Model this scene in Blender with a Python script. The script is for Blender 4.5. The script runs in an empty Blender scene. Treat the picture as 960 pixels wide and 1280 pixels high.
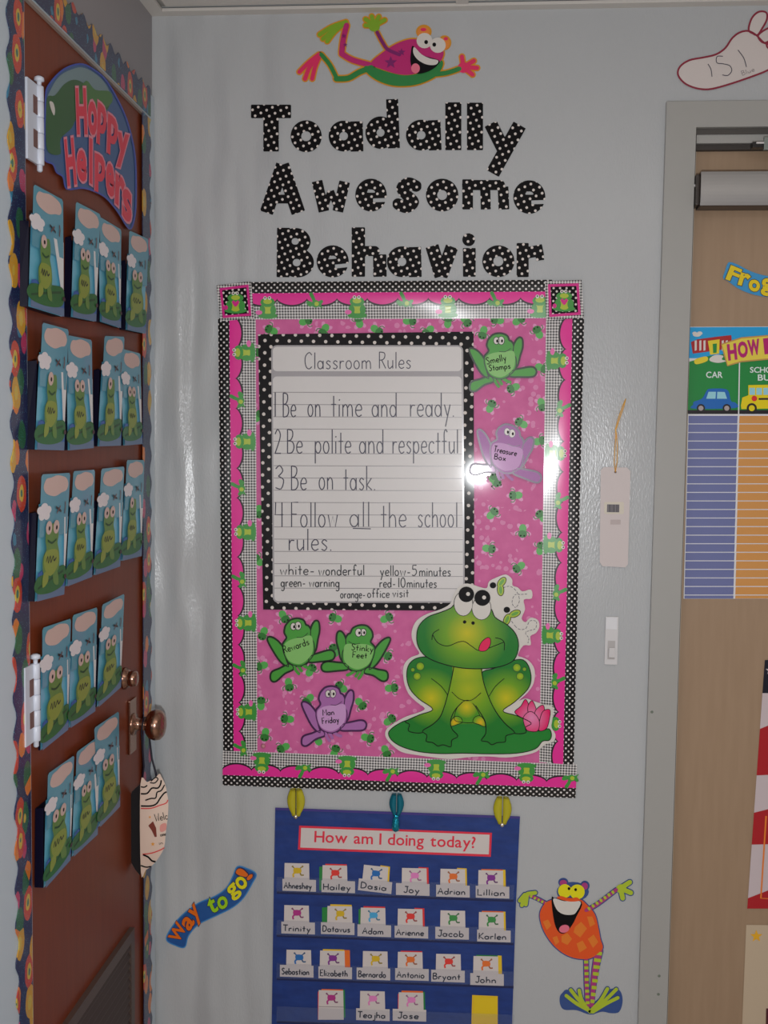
import bpy, bmesh, math, random
import numpy as np
from mathutils import Vector, Matrix
from mathutils.geometry import tessellate_polygon
random.seed(7)
PI = math.pi
sc = bpy.context.scene
COL = sc.collection

# ---------------------------------------------------------------- camera
F = 1350.0                                   # focal length in pixels of the 960x1280 frame
_Y = Vector((110, -92, F)).normalized()      # world axes seen in camera axes (right, down, forward)
_U = -Vector((-267, 19490, F)); _U = (_U - _Y * _U.dot(_Y)).normalized()
_X = _Y.cross(_U)
RIGHT = Vector((_X[0], _Y[0], _U[0])); DOWN = Vector((_X[1], _Y[1], _U[1])); FWD = Vector((_X[2], _Y[2], _U[2]))
def ray(px, py): return RIGHT * (px - 480) + DOWN * (py - 640) + FWD * F
DIST = 2.17
_r = ray(190.5, 560)
CAM = Vector((-_r.x / _r.y * DIST, -DIST, 1.55))
cam = bpy.data.objects.new('camera', bpy.data.cameras.new('camera'))
COL.objects.link(cam)
cam.data.sensor_fit = 'VERTICAL'; cam.data.sensor_height = 36; cam.data.lens = 36 * F / 1280
cam.data.clip_start = 0.02
m = Matrix((RIGHT, -DOWN, -FWD)).transposed().to_4x4(); m.translation = CAM
cam.matrix_world = m
sc.camera = cam

# ---------------------------------------------------------------- light
wd = bpy.data.worlds.new('world'); sc.world = wd; wd.use_nodes = True
wd.node_tree.nodes['Background'].inputs[0].default_value = (.55, .6, .7, 1)
wd.node_tree.nodes['Background'].inputs[1].default_value = 0.3
def lamp(name, kind, loc, energy, color, size=.1, rot=(0, 0, 0), sy=None):
    l = bpy.data.lights.new(name, kind); l.energy = energy; l.color = color
    if kind == 'AREA':
        l.size = size
        if sy: l.shape = 'RECTANGLE'; l.size_y = sy
    else: l.shadow_soft_size = size
    o = bpy.data.objects.new(name, l); COL.objects.link(o); o.location = loc; o.rotation_euler = rot
    return o
lamp('camera_flash', 'POINT', CAM + RIGHT * .03 + DOWN * .14, 55, (.96, .98, 1.0), .016)
lamp('ceiling_lamp', 'AREA', (1.5, -1.75, 2.33), 3.5, (1, .93, .85), 1.1, (0, 0, 0), .5)
sc.view_settings.view_transform = 'Standard'; sc.view_settings.look = 'None'
sc.view_settings.exposure = 0.0; sc.view_settings.gamma = 1.0

# ---------------------------------------------------------------- planes
def plane_w(px, py, d=0.0):                  # back wall, plane y = -d
    r = ray(px, py); t = (-d - CAM.y) / r.y
    return CAM + r * t
def plane_l(px, py, d=0.0):                  # left wall, plane x = d
    r = ray(px, py); t = (d - CAM.x) / r.x
    return CAM + r * t
DOOR_Y = 0.02
def plane_d(px, py, d=0.0): return plane_w(px, py, d - DOOR_Y)   # beige door leaf, slightly recessed

# ---------------------------------------------------------------- materials
def lin(c):
    c /= 255.0
    return c / 12.92 if c <= .04045 else ((c + .055) / 1.055) ** 2.4
MATS = {}
def C(r, g, b, k=1.55):
    return (min(lin(r) * k, .9), min(lin(g) * k, .9), min(lin(b) * k, .9), 1)
def mat(name, rgb=None, rough=.45, k=1.55, metal=0, spec=.5, coat=0, alpha=1, trans=0):
    if name in MATS: return MATS[name]
    m = bpy.data.materials.new(name); m.use_nodes = True
    b = m.node_tree.nodes['Principled BSDF']
    b.inputs['Base Color'].default_value = C(*rgb, k)
    b.inputs['Roughness'].default_value = rough; b.inputs['Metallic'].default_value = metal
    b.inputs['Specular IOR Level'].default_value = spec
    b.inputs['Coat Weight'].default_value = coat; b.inputs['Coat Roughness'].default_value = .07
    b.inputs['Alpha'].default_value = alpha
    b.inputs['Transmission Weight'].default_value = trans
    MATS[name] = m
    return m
class NT:
    """small helper for building node graphs"""
    def __init__(s, m):
        s.m = m; s.nt = m.node_tree; s.b = s.nt.nodes['Principled BSDF']
    def n(s, t, **kw):
        x = s.nt.nodes.new(t)
        for k, v in kw.items(): setattr(x, k, v)
        return x
    def put(s, inp, v):
        if isinstance(v, (int, float)): inp.default_value = v
        elif isinstance(v, tuple): inp.default_value = v
        else: s.nt.links.new(v, inp)
    def M(s, op, a, b=0.0, c=0.0):
        x = s.n('ShaderNodeMath', operation=op)
        s.put(x.inputs[0], a); s.put(x.inputs[1], b); s.put(x.inputs[2], c)
        return x.outputs[0]
    def mix(s, f, a, b):
        x = s.n('ShaderNodeMix', data_type='RGBA')
        s.put(x.inputs[0], f); s.put(x.inputs[6], a); s.put(x.inputs[7], b)
        return x.outputs[2]
    def coord(s, kind='Object'):
        t = s.n('ShaderNodeTexCoord'); x = s.n('ShaderNodeSeparateXYZ')
        s.nt.links.new(t.outputs[kind], x.inputs[0])
        return t.outputs[kind], x.outputs
    def noise(s, vec, scale, detail=2, rough=.5):
        x = s.n('ShaderNodeTexNoise'); s.put(x.inputs['Vector'], vec)
        x.inputs['Scale'].default_value = scale; x.inputs['Detail'].default_value = detail
        x.inputs['Roughness'].default_value = rough
        return x.outputs[0]
    def bump(s, h, strength, dist=.001, prev=None):
        x = s.n('ShaderNodeBump'); s.put(x.inputs['Height'], h)
        x.inputs['Strength'].default_value = strength; x.inputs['Distance'].default_value = dist
        if prev: s.nt.links.new(prev, x.inputs['Normal'])
        return x.outputs[0]
    def dots(s, a, b, p, r):
        """staggered dot pattern of pitch p, radius r; returns 1 on dots"""
        out = None
        for o in (0, .5):
            fa = s.M('SUBTRACT', s.M('FRACT', s.M('ADD', s.M('DIVIDE', a, p), o + 100)), .5)
            fb = s.M('SUBTRACT', s.M('FRACT', s.M('ADD', s.M('DIVIDE', b, p), o + 100)), .5)
            d = s.M('SQRT', s.M('ADD', s.M('MULTIPLY', fa, fa), s.M('MULTIPLY', fb, fb)))
            q = s.M('LESS_THAN', d, r / p)
            out = q if out is None else s.M('MAXIMUM', out, q)
        return out
def m_wave(m, strength=.25, scale=14, dist=.004):
    g = NT(m); v, _ = g.coord()
    g.put(g.b.inputs['Normal'], g.bump(g.noise(v, scale, 1), strength, dist))
    return m
def radial(name, centre, rad, c0, c1, rough=.3, mid=None):
    """colour print that runs from c0 at a point to c1 at rad"""
    m = mat(name, (100, 100, 100), rough); g = NT(m)
    geo = g.n('ShaderNodeNewGeometry')
    best = None
    for cc in centre:
        d = g.n('ShaderNodeVectorMath', operation='DISTANCE'); g.nt.links.new(geo.outputs['Position'], d.inputs[0])
        d.inputs[1].default_value = cc
        best = d.outputs['Value'] if best is None else g.M('MINIMUM', best, d.outputs['Value'])
    r = g.n('ShaderNodeValToRGB'); g.put(r.inputs[0], g.M('DIVIDE', best, rad))
    r.color_ramp.elements[0].color = C(*c0); r.color_ramp.elements[1].color = C(*c1)
    if mid:
        e = r.color_ramp.elements.new(.5); e.color = C(*mid)
    g.put(g.b.inputs['Base Color'], r.outputs[0])
    return m

# wall paint: semi gloss with roller texture and broad drywall undulation
def wall_paint():
    m = mat('wall_paint', (159, 161, 162), .25, 1.5, spec=.5); g = NT(m)
    v, xyz = g.coord()
    mp = g.n('ShaderNodeMapping'); g.put(mp.inputs[0], v); mp.inputs['Scale'].default_value = (1, 1, .35)
    b1 = g.bump(g.noise(mp.outputs[0], 300, 2), .6, .0009)
    b2 = g.bump(g.noise(mp.outputs[0], 5, 1.5, .45), .6, .02, b1)
    mp2 = g.n('ShaderNodeMapping'); g.put(mp2.inputs[0], v); mp2.inputs['Scale'].default_value = (1, 1, .22); mp2.inputs['Rotation'].default_value = (0, .12, 0)
    mk = g.n('ShaderNodeMapRange'); g.put(mk.inputs[0], xyz[0]); mk.inputs[1].default_value = .05; mk.inputs[2].default_value = .42; mk.inputs[3].default_value = 1; mk.inputs[4].default_value = 0
    b2 = g.bump(g.M('MULTIPLY', g.noise(mp2.outputs[0], 13, 1, .4), mk.outputs[0]), 1.0, .042, b2)
    g.put(g.b.inputs['Normal'], b2)
    return m
WALL = wall_paint()
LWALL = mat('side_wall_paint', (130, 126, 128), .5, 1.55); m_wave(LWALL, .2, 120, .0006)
CEIL = mat('ceiling_tile_board', (190, 186, 180), .9, 1.4)
g = NT(CEIL); v, _ = g.coord(); g.put(g.b.inputs['Normal'], g.bump(g.noise(v, 260, 3), .5, .002))
GRID = mat('ceiling_grid_metal', (180, 176, 170), .5)
FLOOR = mat('floor_vinyl', (140, 130, 118), .4)
g = NT(FLOOR); v, _ = g.coord(); g.put(g.b.inputs['Base Color'], g.mix(g.noise(v, 30, 4), C(120, 110, 100), C(160, 150, 138)))
def wood():
    m = mat('brown_door_wood', (92, 46, 30), .38, 1.7); g = NT(m); v, xyz = g.coord()
    mp = g.n('ShaderNodeMapping'); g.put(mp.inputs[0], v); mp.inputs['Scale'].default_value = (9, 9, .7)
    g.put(g.b.inputs['Base Color'], g.mix(g.noise(mp.outputs[0], 9, 5, .6), C(88, 38, 20, 1.65), C(110, 50, 27, 1.65)))
    return m
WOOD = wood(); WOOD.node_tree.nodes['Principled BSDF'].inputs['Specular IOR Level'].default_value = .25
FRAME = mat('grey_green_frame_paint', (146, 145, 141), .4, 1.45); m_wave(FRAME, .1, 60, .001)
def beige():
    m = mat('beige_door_laminate', (130, 108, 86), .45, 1.75); g = NT(m); v, xyz = g.coord()
    mp = g.n('ShaderNodeMapping'); g.put(mp.inputs[0], v); mp.inputs['Scale'].default_value = (14, 14, 1.2)
    g.put(g.b.inputs['Base Color'], g.mix(g.noise(mp.outputs[0], 6, 3), C(124, 102, 80, 1.75), C(136, 114, 92, 1.75)))
    return m
BEIGE = beige()
CASING = mat('white_casing_paint', (156, 165, 172), .4, 1.75)
WHITE = mat('white_card', (190, 184, 178), .35)
WGLOSS = mat('white_laminate', (188, 183, 176), .22, coat=.5)
BLACK = mat('black_ink', (11, 9, 11), .5, spec=.15)
INK = mat('pen_ink', (44, 40, 58), .4)
MARKER = mat('marker_ink', (20, 20, 26), .4)
WPLASTIC = mat('white_plastic', (184, 180, 178), .25)
HINGE = mat('white_hinge_enamel', (172, 176, 186), .35, 1.6)
NAVY = mat('navy_folder', (9, 8, 30), .4, 1.2, spec=.2)
BRASS = mat('bronze_knob_metal', (120, 92, 78), .22, 2.2, metal=1)
DARK = mat('dark_recess', (30, 26, 26), .6)
SILVER = mat('silver_closer_paint', (142, 140, 138), .3, 1.5, metal=.3)
CLOSDARK = mat('closer_side_metal', (54, 46, 42), .35, 1.2)

def polka(name, p, r, rough=.3, axis=(0, 2), uv=False, fg=(190, 182, 176), bgc=(10, 8, 10), rot=0.0, coat=0.03):
    m = mat(name, bgc, rough, spec=.12, coat=coat); g = NT(m); v, xyz = g.coord('UV' if uv else 'Object')
    a, b = (xyz[0], xyz[1]) if uv else (xyz[axis[0]], xyz[axis[1]])
    if rot:
        c_, s_ = math.cos(rot), math.sin(rot)
        a, b = (g.M('SUBTRACT', g.M('MULTIPLY', a, c_), g.M('MULTIPLY', b, s_)), g.M('ADD', g.M('MULTIPLY', a, s_), g.M('MULTIPLY', b, c_)))
    g.put(g.b.inputs['Base Color'], g.mix(g.dots(a, b, p, r), C(*bgc), C(*fg)))
    return m
POLKA = polka('black_white_dotted_card', .0180, .0026, .5, rot=.35)
POLKA_FRAME = polka('poster_dotted_print', .0246, .0034, .5, rot=.012, coat=.4)

def strip_mat():
    """printed border: dotted band, pink scallops, thin black line, gingham; u,v in metres"""
    m = mat('frog_border_print', (200, 30, 120), .4, spec=.3, coat=.6); m.node_tree.nodes['Principled BSDF'].inputs['Coat Roughness'].default_value = .16; g = NT(m); v, xyz = g.coord('UV')
    u, w = xyz[0], xyz[1]
    W_ = .075
    arc = g.M('ABSOLUTE', g.M('SINE', g.M('MULTIPLY', u, PI / .0605)))
    vb = g.M('MULTIPLY_ADD', g.M('POWER', arc, .55), .0135, .0335)
    base = g.mix(g.dots(u, w, .0122, .0021), C(12, 10, 12), C(195, 190, 188))
    p = .0056
    a = g.M('LESS_THAN', g.M('FRACT', g.M('DIVIDE', u, p)), .5); b = g.M('LESS_THAN', g.M('FRACT', g.M('DIVIDE', w, p)), .5)
    ging = g.mix(g.M('MULTIPLY', g.M('ADD', a, b), .5), C(18, 16, 20), C(196, 192, 190))
    pink = g.mix(g.M('GREATER_THAN', w, vb), C(200, 30, 128), C(20, 10, 18))
    c1 = g.mix(g.M('GREATER_THAN', w, .0235), base, pink)
    c2 = g.mix(g.M('GREATER_THAN', w, g.M('ADD', vb, .0038)), c1, ging)
    g.put(g.b.inputs['Base Color'], c2)
    g.put(g.b.inputs['Normal'], g.bump(g.noise(v, 22, 1), .3, .003))
    return m
STRIP = strip_mat()
GINGHAM = mat('gingham_print', (100, 100, 100), .3); g = NT(GINGHAM); v, xyz = g.coord()
_a = g.M('LESS_THAN', g.M('FRACT', g.M('ADD', g.M('DIVIDE', xyz[0], .0056), 50)), .5); _b = g.M('LESS_THAN', g.M('FRACT', g.M('ADD', g.M('DIVIDE', xyz[2], .0056), 50)), .5)
g.put(g.b.inputs['Base Color'], g.mix(g.M('MULTIPLY', g.M('ADD', _a, _b), .5), C(18, 16, 20), C(196, 192, 190)))

def pink_paper():
    m = mat('pink_floral_paper', (186, 74, 132), .45, spec=.25, coat=.2); g = NT(m); v, xyz = g.coord()
    vo = g.n('ShaderNodeTexVoronoi'); g.put(vo.inputs['Vector'], v); vo.inputs['Scale'].default_value = 62
    fl = g.M('LESS_THAN', vo.outputs['Distance'], .34)
    fl = g.M('MULTIPLY', fl, g.M('GREATER_THAN', g.noise(v, 17, 1), .52))
    c = g.mix(g.noise(v, 40, 2), C(172, 72, 124), C(192, 98, 146))
    c = g.mix(g.M('MULTIPLY', fl, .55), c, C(202, 138, 172))
    g.put(g.b.inputs['Base Color'], c)
    return m
PINKP = pink_paper()

def trim_mat():
    """glitter fish-and-swirl border print on dark blue"""
    m = mat('bright_swirl_border_print', (30, 34, 66), .35, coat=.3); g = NT(m); v, xyz = g.coord()
    mp = g.n('ShaderNodeMapping'); g.put(mp.inputs[0], v); mp.inputs['Scale'].default_value = (1, 1.25, .75)
    vo = g.n('ShaderNodeTexVoronoi'); g.put(vo.inputs['Vector'], mp.outputs[0]); vo.inputs['Scale'].default_value = 26
    vo.inputs['Randomness'].default_value = .75
    d = g.M('ADD', vo.outputs['Distance'], g.M('MULTIPLY', g.noise(v, 60, 2), .16))
    rp = g.n('ShaderNodeValToRGB'); g.put(rp.inputs[0], g.n('ShaderNodeSeparateColor').outputs[0])
    sep = rp.inputs[0].links[0].from_node; g.nt.links.new(vo.outputs['Color'], sep.inputs[0])
    rp.color_ramp.interpolation = 'CONSTANT'
    cols = [(180, 60, 40), (190, 140, 30), (40, 90, 60), (170, 50, 90), (40, 110, 140), (200, 110, 40)]
    for i, cc in enumerate(cols):
        e = rp.color_ramp.elements[i] if i < 2 else rp.color_ramp.elements.new(i / 6)
        e.position = i / 6; e.color = C(*cc, 1.3)
    ring = g.mix(g.M('LESS_THAN', d, .33), rp.outputs[0], C(200, 170, 60, 1.2))
    ring = g.mix(g.M('LESS_THAN', d, .2), ring, C(60, 110, 90, 1.2))
    c = g.mix(g.M('GREATER_THAN', d, .60), ring, C(28, 34, 70, 1.4))
    sp = g.n('ShaderNodeTexVoronoi'); g.put(sp.inputs['Vector'], v); sp.inputs['Scale'].default_value = 330
    c = g.mix(g.M('LESS_THAN', sp.outputs['Distance'], .16), c, C(90, 160, 170, 1.5))
    g.put(g.b.inputs['Base Color'], c)
    return m
TRIM = trim_mat()

# ---------------------------------------------------------------- mesh helpers
def tag(o, label=None, cat=None, group=None, kind=None):
    if label: o['label'] = label
    if cat: o['category'] = cat
    if group: o['group'] = group
    if kind: o['kind'] = kind
    return o
def link_mesh(name, verts, faces, mats, fm, parent=None, origin=None, smooth=False, uvs=None):
    me = bpy.data.meshes.new(name)
    O = origin or Vector((0, 0, 0))
    me.from_pydata([tuple(Vector(v) - O) for v in verts], [], faces)
    for mm in mats: me.materials.append(mm)
    if fm: me.polygons.foreach_set('material_index', fm)
    if smooth: me.polygons.foreach_set('use_smooth', [True] * len(faces))
    if uvs:
        l = me.uv_layers.new(name='UVMap')
        for lp in me.loops: l.data[lp.index].uv = uvs[lp.vertex_index]
    o = bpy.data.objects.new(name, me); COL.objects.link(o)
    if parent: o.parent = parent
    elif origin: o.location = O
    return o
def empty(name, loc):
    o = bpy.data.objects.new(name, None); COL.objects.link(o); o.location = loc; o.empty_display_size = .02
    return o
def box_data(lo, hi, bev=0):
    bm = bmesh.new(); bmesh.ops.create_cube(bm, size=1)
    for v_ in bm.verts:
        v_.co = Vector([(lo[i] + hi[i]) / 2 + v_.co[i] * (hi[i] - lo[i]) for i in range(3)])
    if bev: bmesh.ops.bevel(bm, geom=bm.edges[:], offset=bev, segments=2, profile=.7, affect='EDGES')
    vs = [v_.co.copy() for v_ in bm.verts]; bm.verts.index_update()
    fs = [[v_.index for v_ in f.verts] for f in bm.faces]; bm.free()
    return vs, fs
def boxes(name, specs, m_, parent=None, origin=None, kind=None, bev=0):
    V, Fc = [], []
    for lo, hi in specs:
        a, b = box_data(lo, hi, bev); n = len(V); V += a; Fc += [[i + n for i in f] for f in b]
    o = link_mesh(name, V, Fc, [m_], None, parent, origin)
    if kind: o['kind'] = kind
    return o
def lathe(prof, axis_o, axis_dir, seg=24):
    """revolve (t, r) profile about an axis"""
    a = Vector(axis_dir).normalized(); u = a.orthogonal().normalized(); w = a.cross(u)
    V, Fc = [], []
    for t, r in prof:
        for k in range(seg):
            q = 2 * PI * k / seg
            V.append(Vector(axis_o) + a * t + (u * math.cos(q) + w * math.sin(q)) * r)
    for i in range(len(prof) - 1):
        for k in range(seg):
            k2 = (k + 1) % seg
            Fc.append([i * seg + k, i * seg + k2, (i + 1) * seg + k2, (i + 1) * seg + k])
    Fc.append(list(range(seg))[::-1]); Fc.append([(len(prof) - 1) * seg + k for k in range(seg)])
    return V, Fc
def tube_data(pts, r, seg=8):
    V, Fc = [], []
    pts = [Vector(p) for p in pts]
    for i, p in enumerate(pts):
        t = (pts[min(i + 1, len(pts) - 1)] - pts[max(i - 1, 0)]).normalized()
        u = t.cross(Vector((.31, .83, .46))).normalized(); w = t.cross(u)
        for k in range(seg):
            q = 2 * PI * k / seg; V.append(p + (u * math.cos(q) + w * math.sin(q)) * r)
    for i in range(len(pts) - 1):
        for k in range(seg):
            k2 = (k + 1) % seg; Fc.append([i * seg + k, i * seg + k2, (i + 1) * seg + k2, (i + 1) * seg + k])
    Fc.append(list(range(seg))[::-1]); Fc.append([(len(pts) - 1) * seg + k for k in range(seg)])
    return V, Fc

# ---- 2-D shapes; each is (list of verts, faces, boundary loops or None)
def spline(pts, n=5, closed=True):
    P = [Vector(p[:2]) for p in pts]; N = len(P); out = []
    rng = range(N) if closed else range(N - 1)
    for i in rng:
        if closed: p0, p1, p2, p3 = P[i - 1], P[i], P[(i + 1) % N], P[(i + 2) % N]
        else: p0, p1, p2, p3 = P[max(i - 1, 0)], P[i], P[i + 1], P[min(i + 2, N - 1)]
        for k in range(n):
            t = k / n
            out.append(.5 * ((2 * p1) + (p2 - p0) * t + (2 * p0 - 5 * p1 + 4 * p2 - p3) * t * t + (3 * p1 - p0 - 3 * p2 + p3) * t ** 3))
    if not closed: out.append(P[-1])
    return out
def tri(loop):
    return [list(t) for t in tessellate_polygon([[Vector((p[0], p[1], 0)) for p in loop]])]
class S:                                       # a shape: verts 2-D, faces, loops (for side walls), material, layer, thickness
    def __init__(s, v, f, loops, m, layer, thick=0): s.v, s.f, s.loops, s.m, s.layer, s.thick = v, f, loops, m, layer, thick
def P(pts, m, layer=0, thick=0, sm=True, n=4):
    lp = spline(pts, n) if sm else [Vector(p) for p in pts]
    return S(lp, tri(lp), [list(range(len(lp)))], m, layer, thick)
def E(cx, cy, rx, ry, m, layer=0, rot=0, n=20, thick=0):
    c_, s_ = math.cos(rot), math.sin(rot)
    lp = []
    for k in range(n):
        a = 2 * PI * k / n; x, y = rx * math.cos(a), ry * math.sin(a)
        lp.append(Vector((cx + x * c_ - y * s_, cy + x * s_ + y * c_)))
    return S(lp, [list(range(n))], [list(range(n))], m, layer, thick)
def K(pts, w, m, layer=0, sm=True, closed=False, cap=False, taper=None, n=4):
    """ribbon stroke"""
    lp = spline(pts, n, closed) if sm and len(pts) > 2 else [Vector(p) for p in pts]
    N = len(lp); v, f = [], []
    for i, p in enumerate(lp):
        a = lp[i - 1] if (closed or i > 0) else p; b = lp[(i + 1) % N] if (closed or i < N - 1) else p
        d = b - a
        if d.length < 1e-6: d = Vector((1, 0))
        d.normalize(); nn = Vector((-d.y, d.x)); ww = w * (1 if taper is None else 1 + (taper - 1) * i / max(N - 1, 1))
        v += [p + nn * ww / 2, p - nn * ww / 2]
    for i in range(N if closed else N - 1):
        j = (i + 1) % N; f.append([2 * i, 2 * i + 1, 2 * j + 1, 2 * j])
    out = [S(v, f, None, m, layer)]
    if cap:
        for e, q in ((0, 1), (N - 1, (taper or 1))):
            out.append(S([lp[e] + Vector((math.cos(2 * PI * k / 12), math.sin(2 * PI * k / 12))) * w * q / 2 for k in range(12)], [list(range(12))], None, m, layer))
        return out
    return out[0]
def dash(pts, w, m, layer, step=2):
    lp = spline(pts, 6, False); out = []
    for i in range(0, len(lp) - 2, 3): out.append(K(lp[i:i + 3], w, m, layer, sm=False))
    return out
_gl = {}
def glyph(ch, off=0.0):
    key = (ch, off)
    if key not in _gl:
        cu = bpy.data.curves.new('t', 'FONT'); cu.body = ch; cu.size = 1; cu.offset = off; cu.resolution_u = 3; cu.fill_mode = 'FRONT'
        ob = bpy.data.objects.new('t', cu); COL.objects.link(ob)
        bpy.context.view_layer.update()
        me = bpy.data.meshes.new_from_object(ob.evaluated_get(bpy.context.evaluated_depsgraph_get()))
        _gl[key] = ([v_.co.xy.copy() for v_ in me.vertices], [list(p.vertices) for p in me.polygons])
        bpy.data.objects.remove(ob); bpy.data.curves.remove(cu); bpy.data.meshes.remove(me)
    return _gl[key]
def G(ch, bl, right, up, m, layer, off=0.0):
    """bold printed letter: its bounding box fitted to corner bl with the vectors right and up"""
    v0, _f = glyph(ch, 0.0)
    v, f = glyph(ch, off)
    x0, x1 = min(p.x for p in v0), max(p.x for p in v0); y0, y1 = min(p.y for p in v0), max(p.y for p in v0)
    bl, right, up = Vector(bl), Vector(right), Vector(up)
    return S([bl + right * ((p.x - x0) / (x1 - x0)) + up * ((p.y - y0) / (y1 - y0)) for p in v], [list(q) for q in f], None, m, layer)
def GT(text, p0, p1, cap, m, layer, off=0.0):
    """a line of printed text from p0 to p1 (baseline), capital height cap"""
    v_all, f_all, x = [], [], 0
    for ch in text:
        if ch == ' ': x += .32; continue
        v, f = glyph(ch, off); v0, _ = glyph(ch, 0.0)
        a0, a1 = min(p.x for p in v0), max(p.x for p in v0)
        n = len(v_all); v_all += [Vector((p.x - a0 + x, p.y)) for p in v]; f_all += [[i + n for i in q] for q in f]
        x += a1 - a0 + .085
    x -= .085
    p0, p1 = Vector(p0), Vector(p1); d = (p1 - p0); nrm = Vector((d.y, -d.x)).normalized()
    return S([p0 + d * (p.x / x) + nrm * (p.y / .70 * cap) for p in v_all], f_all, None, m, layer)

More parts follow.
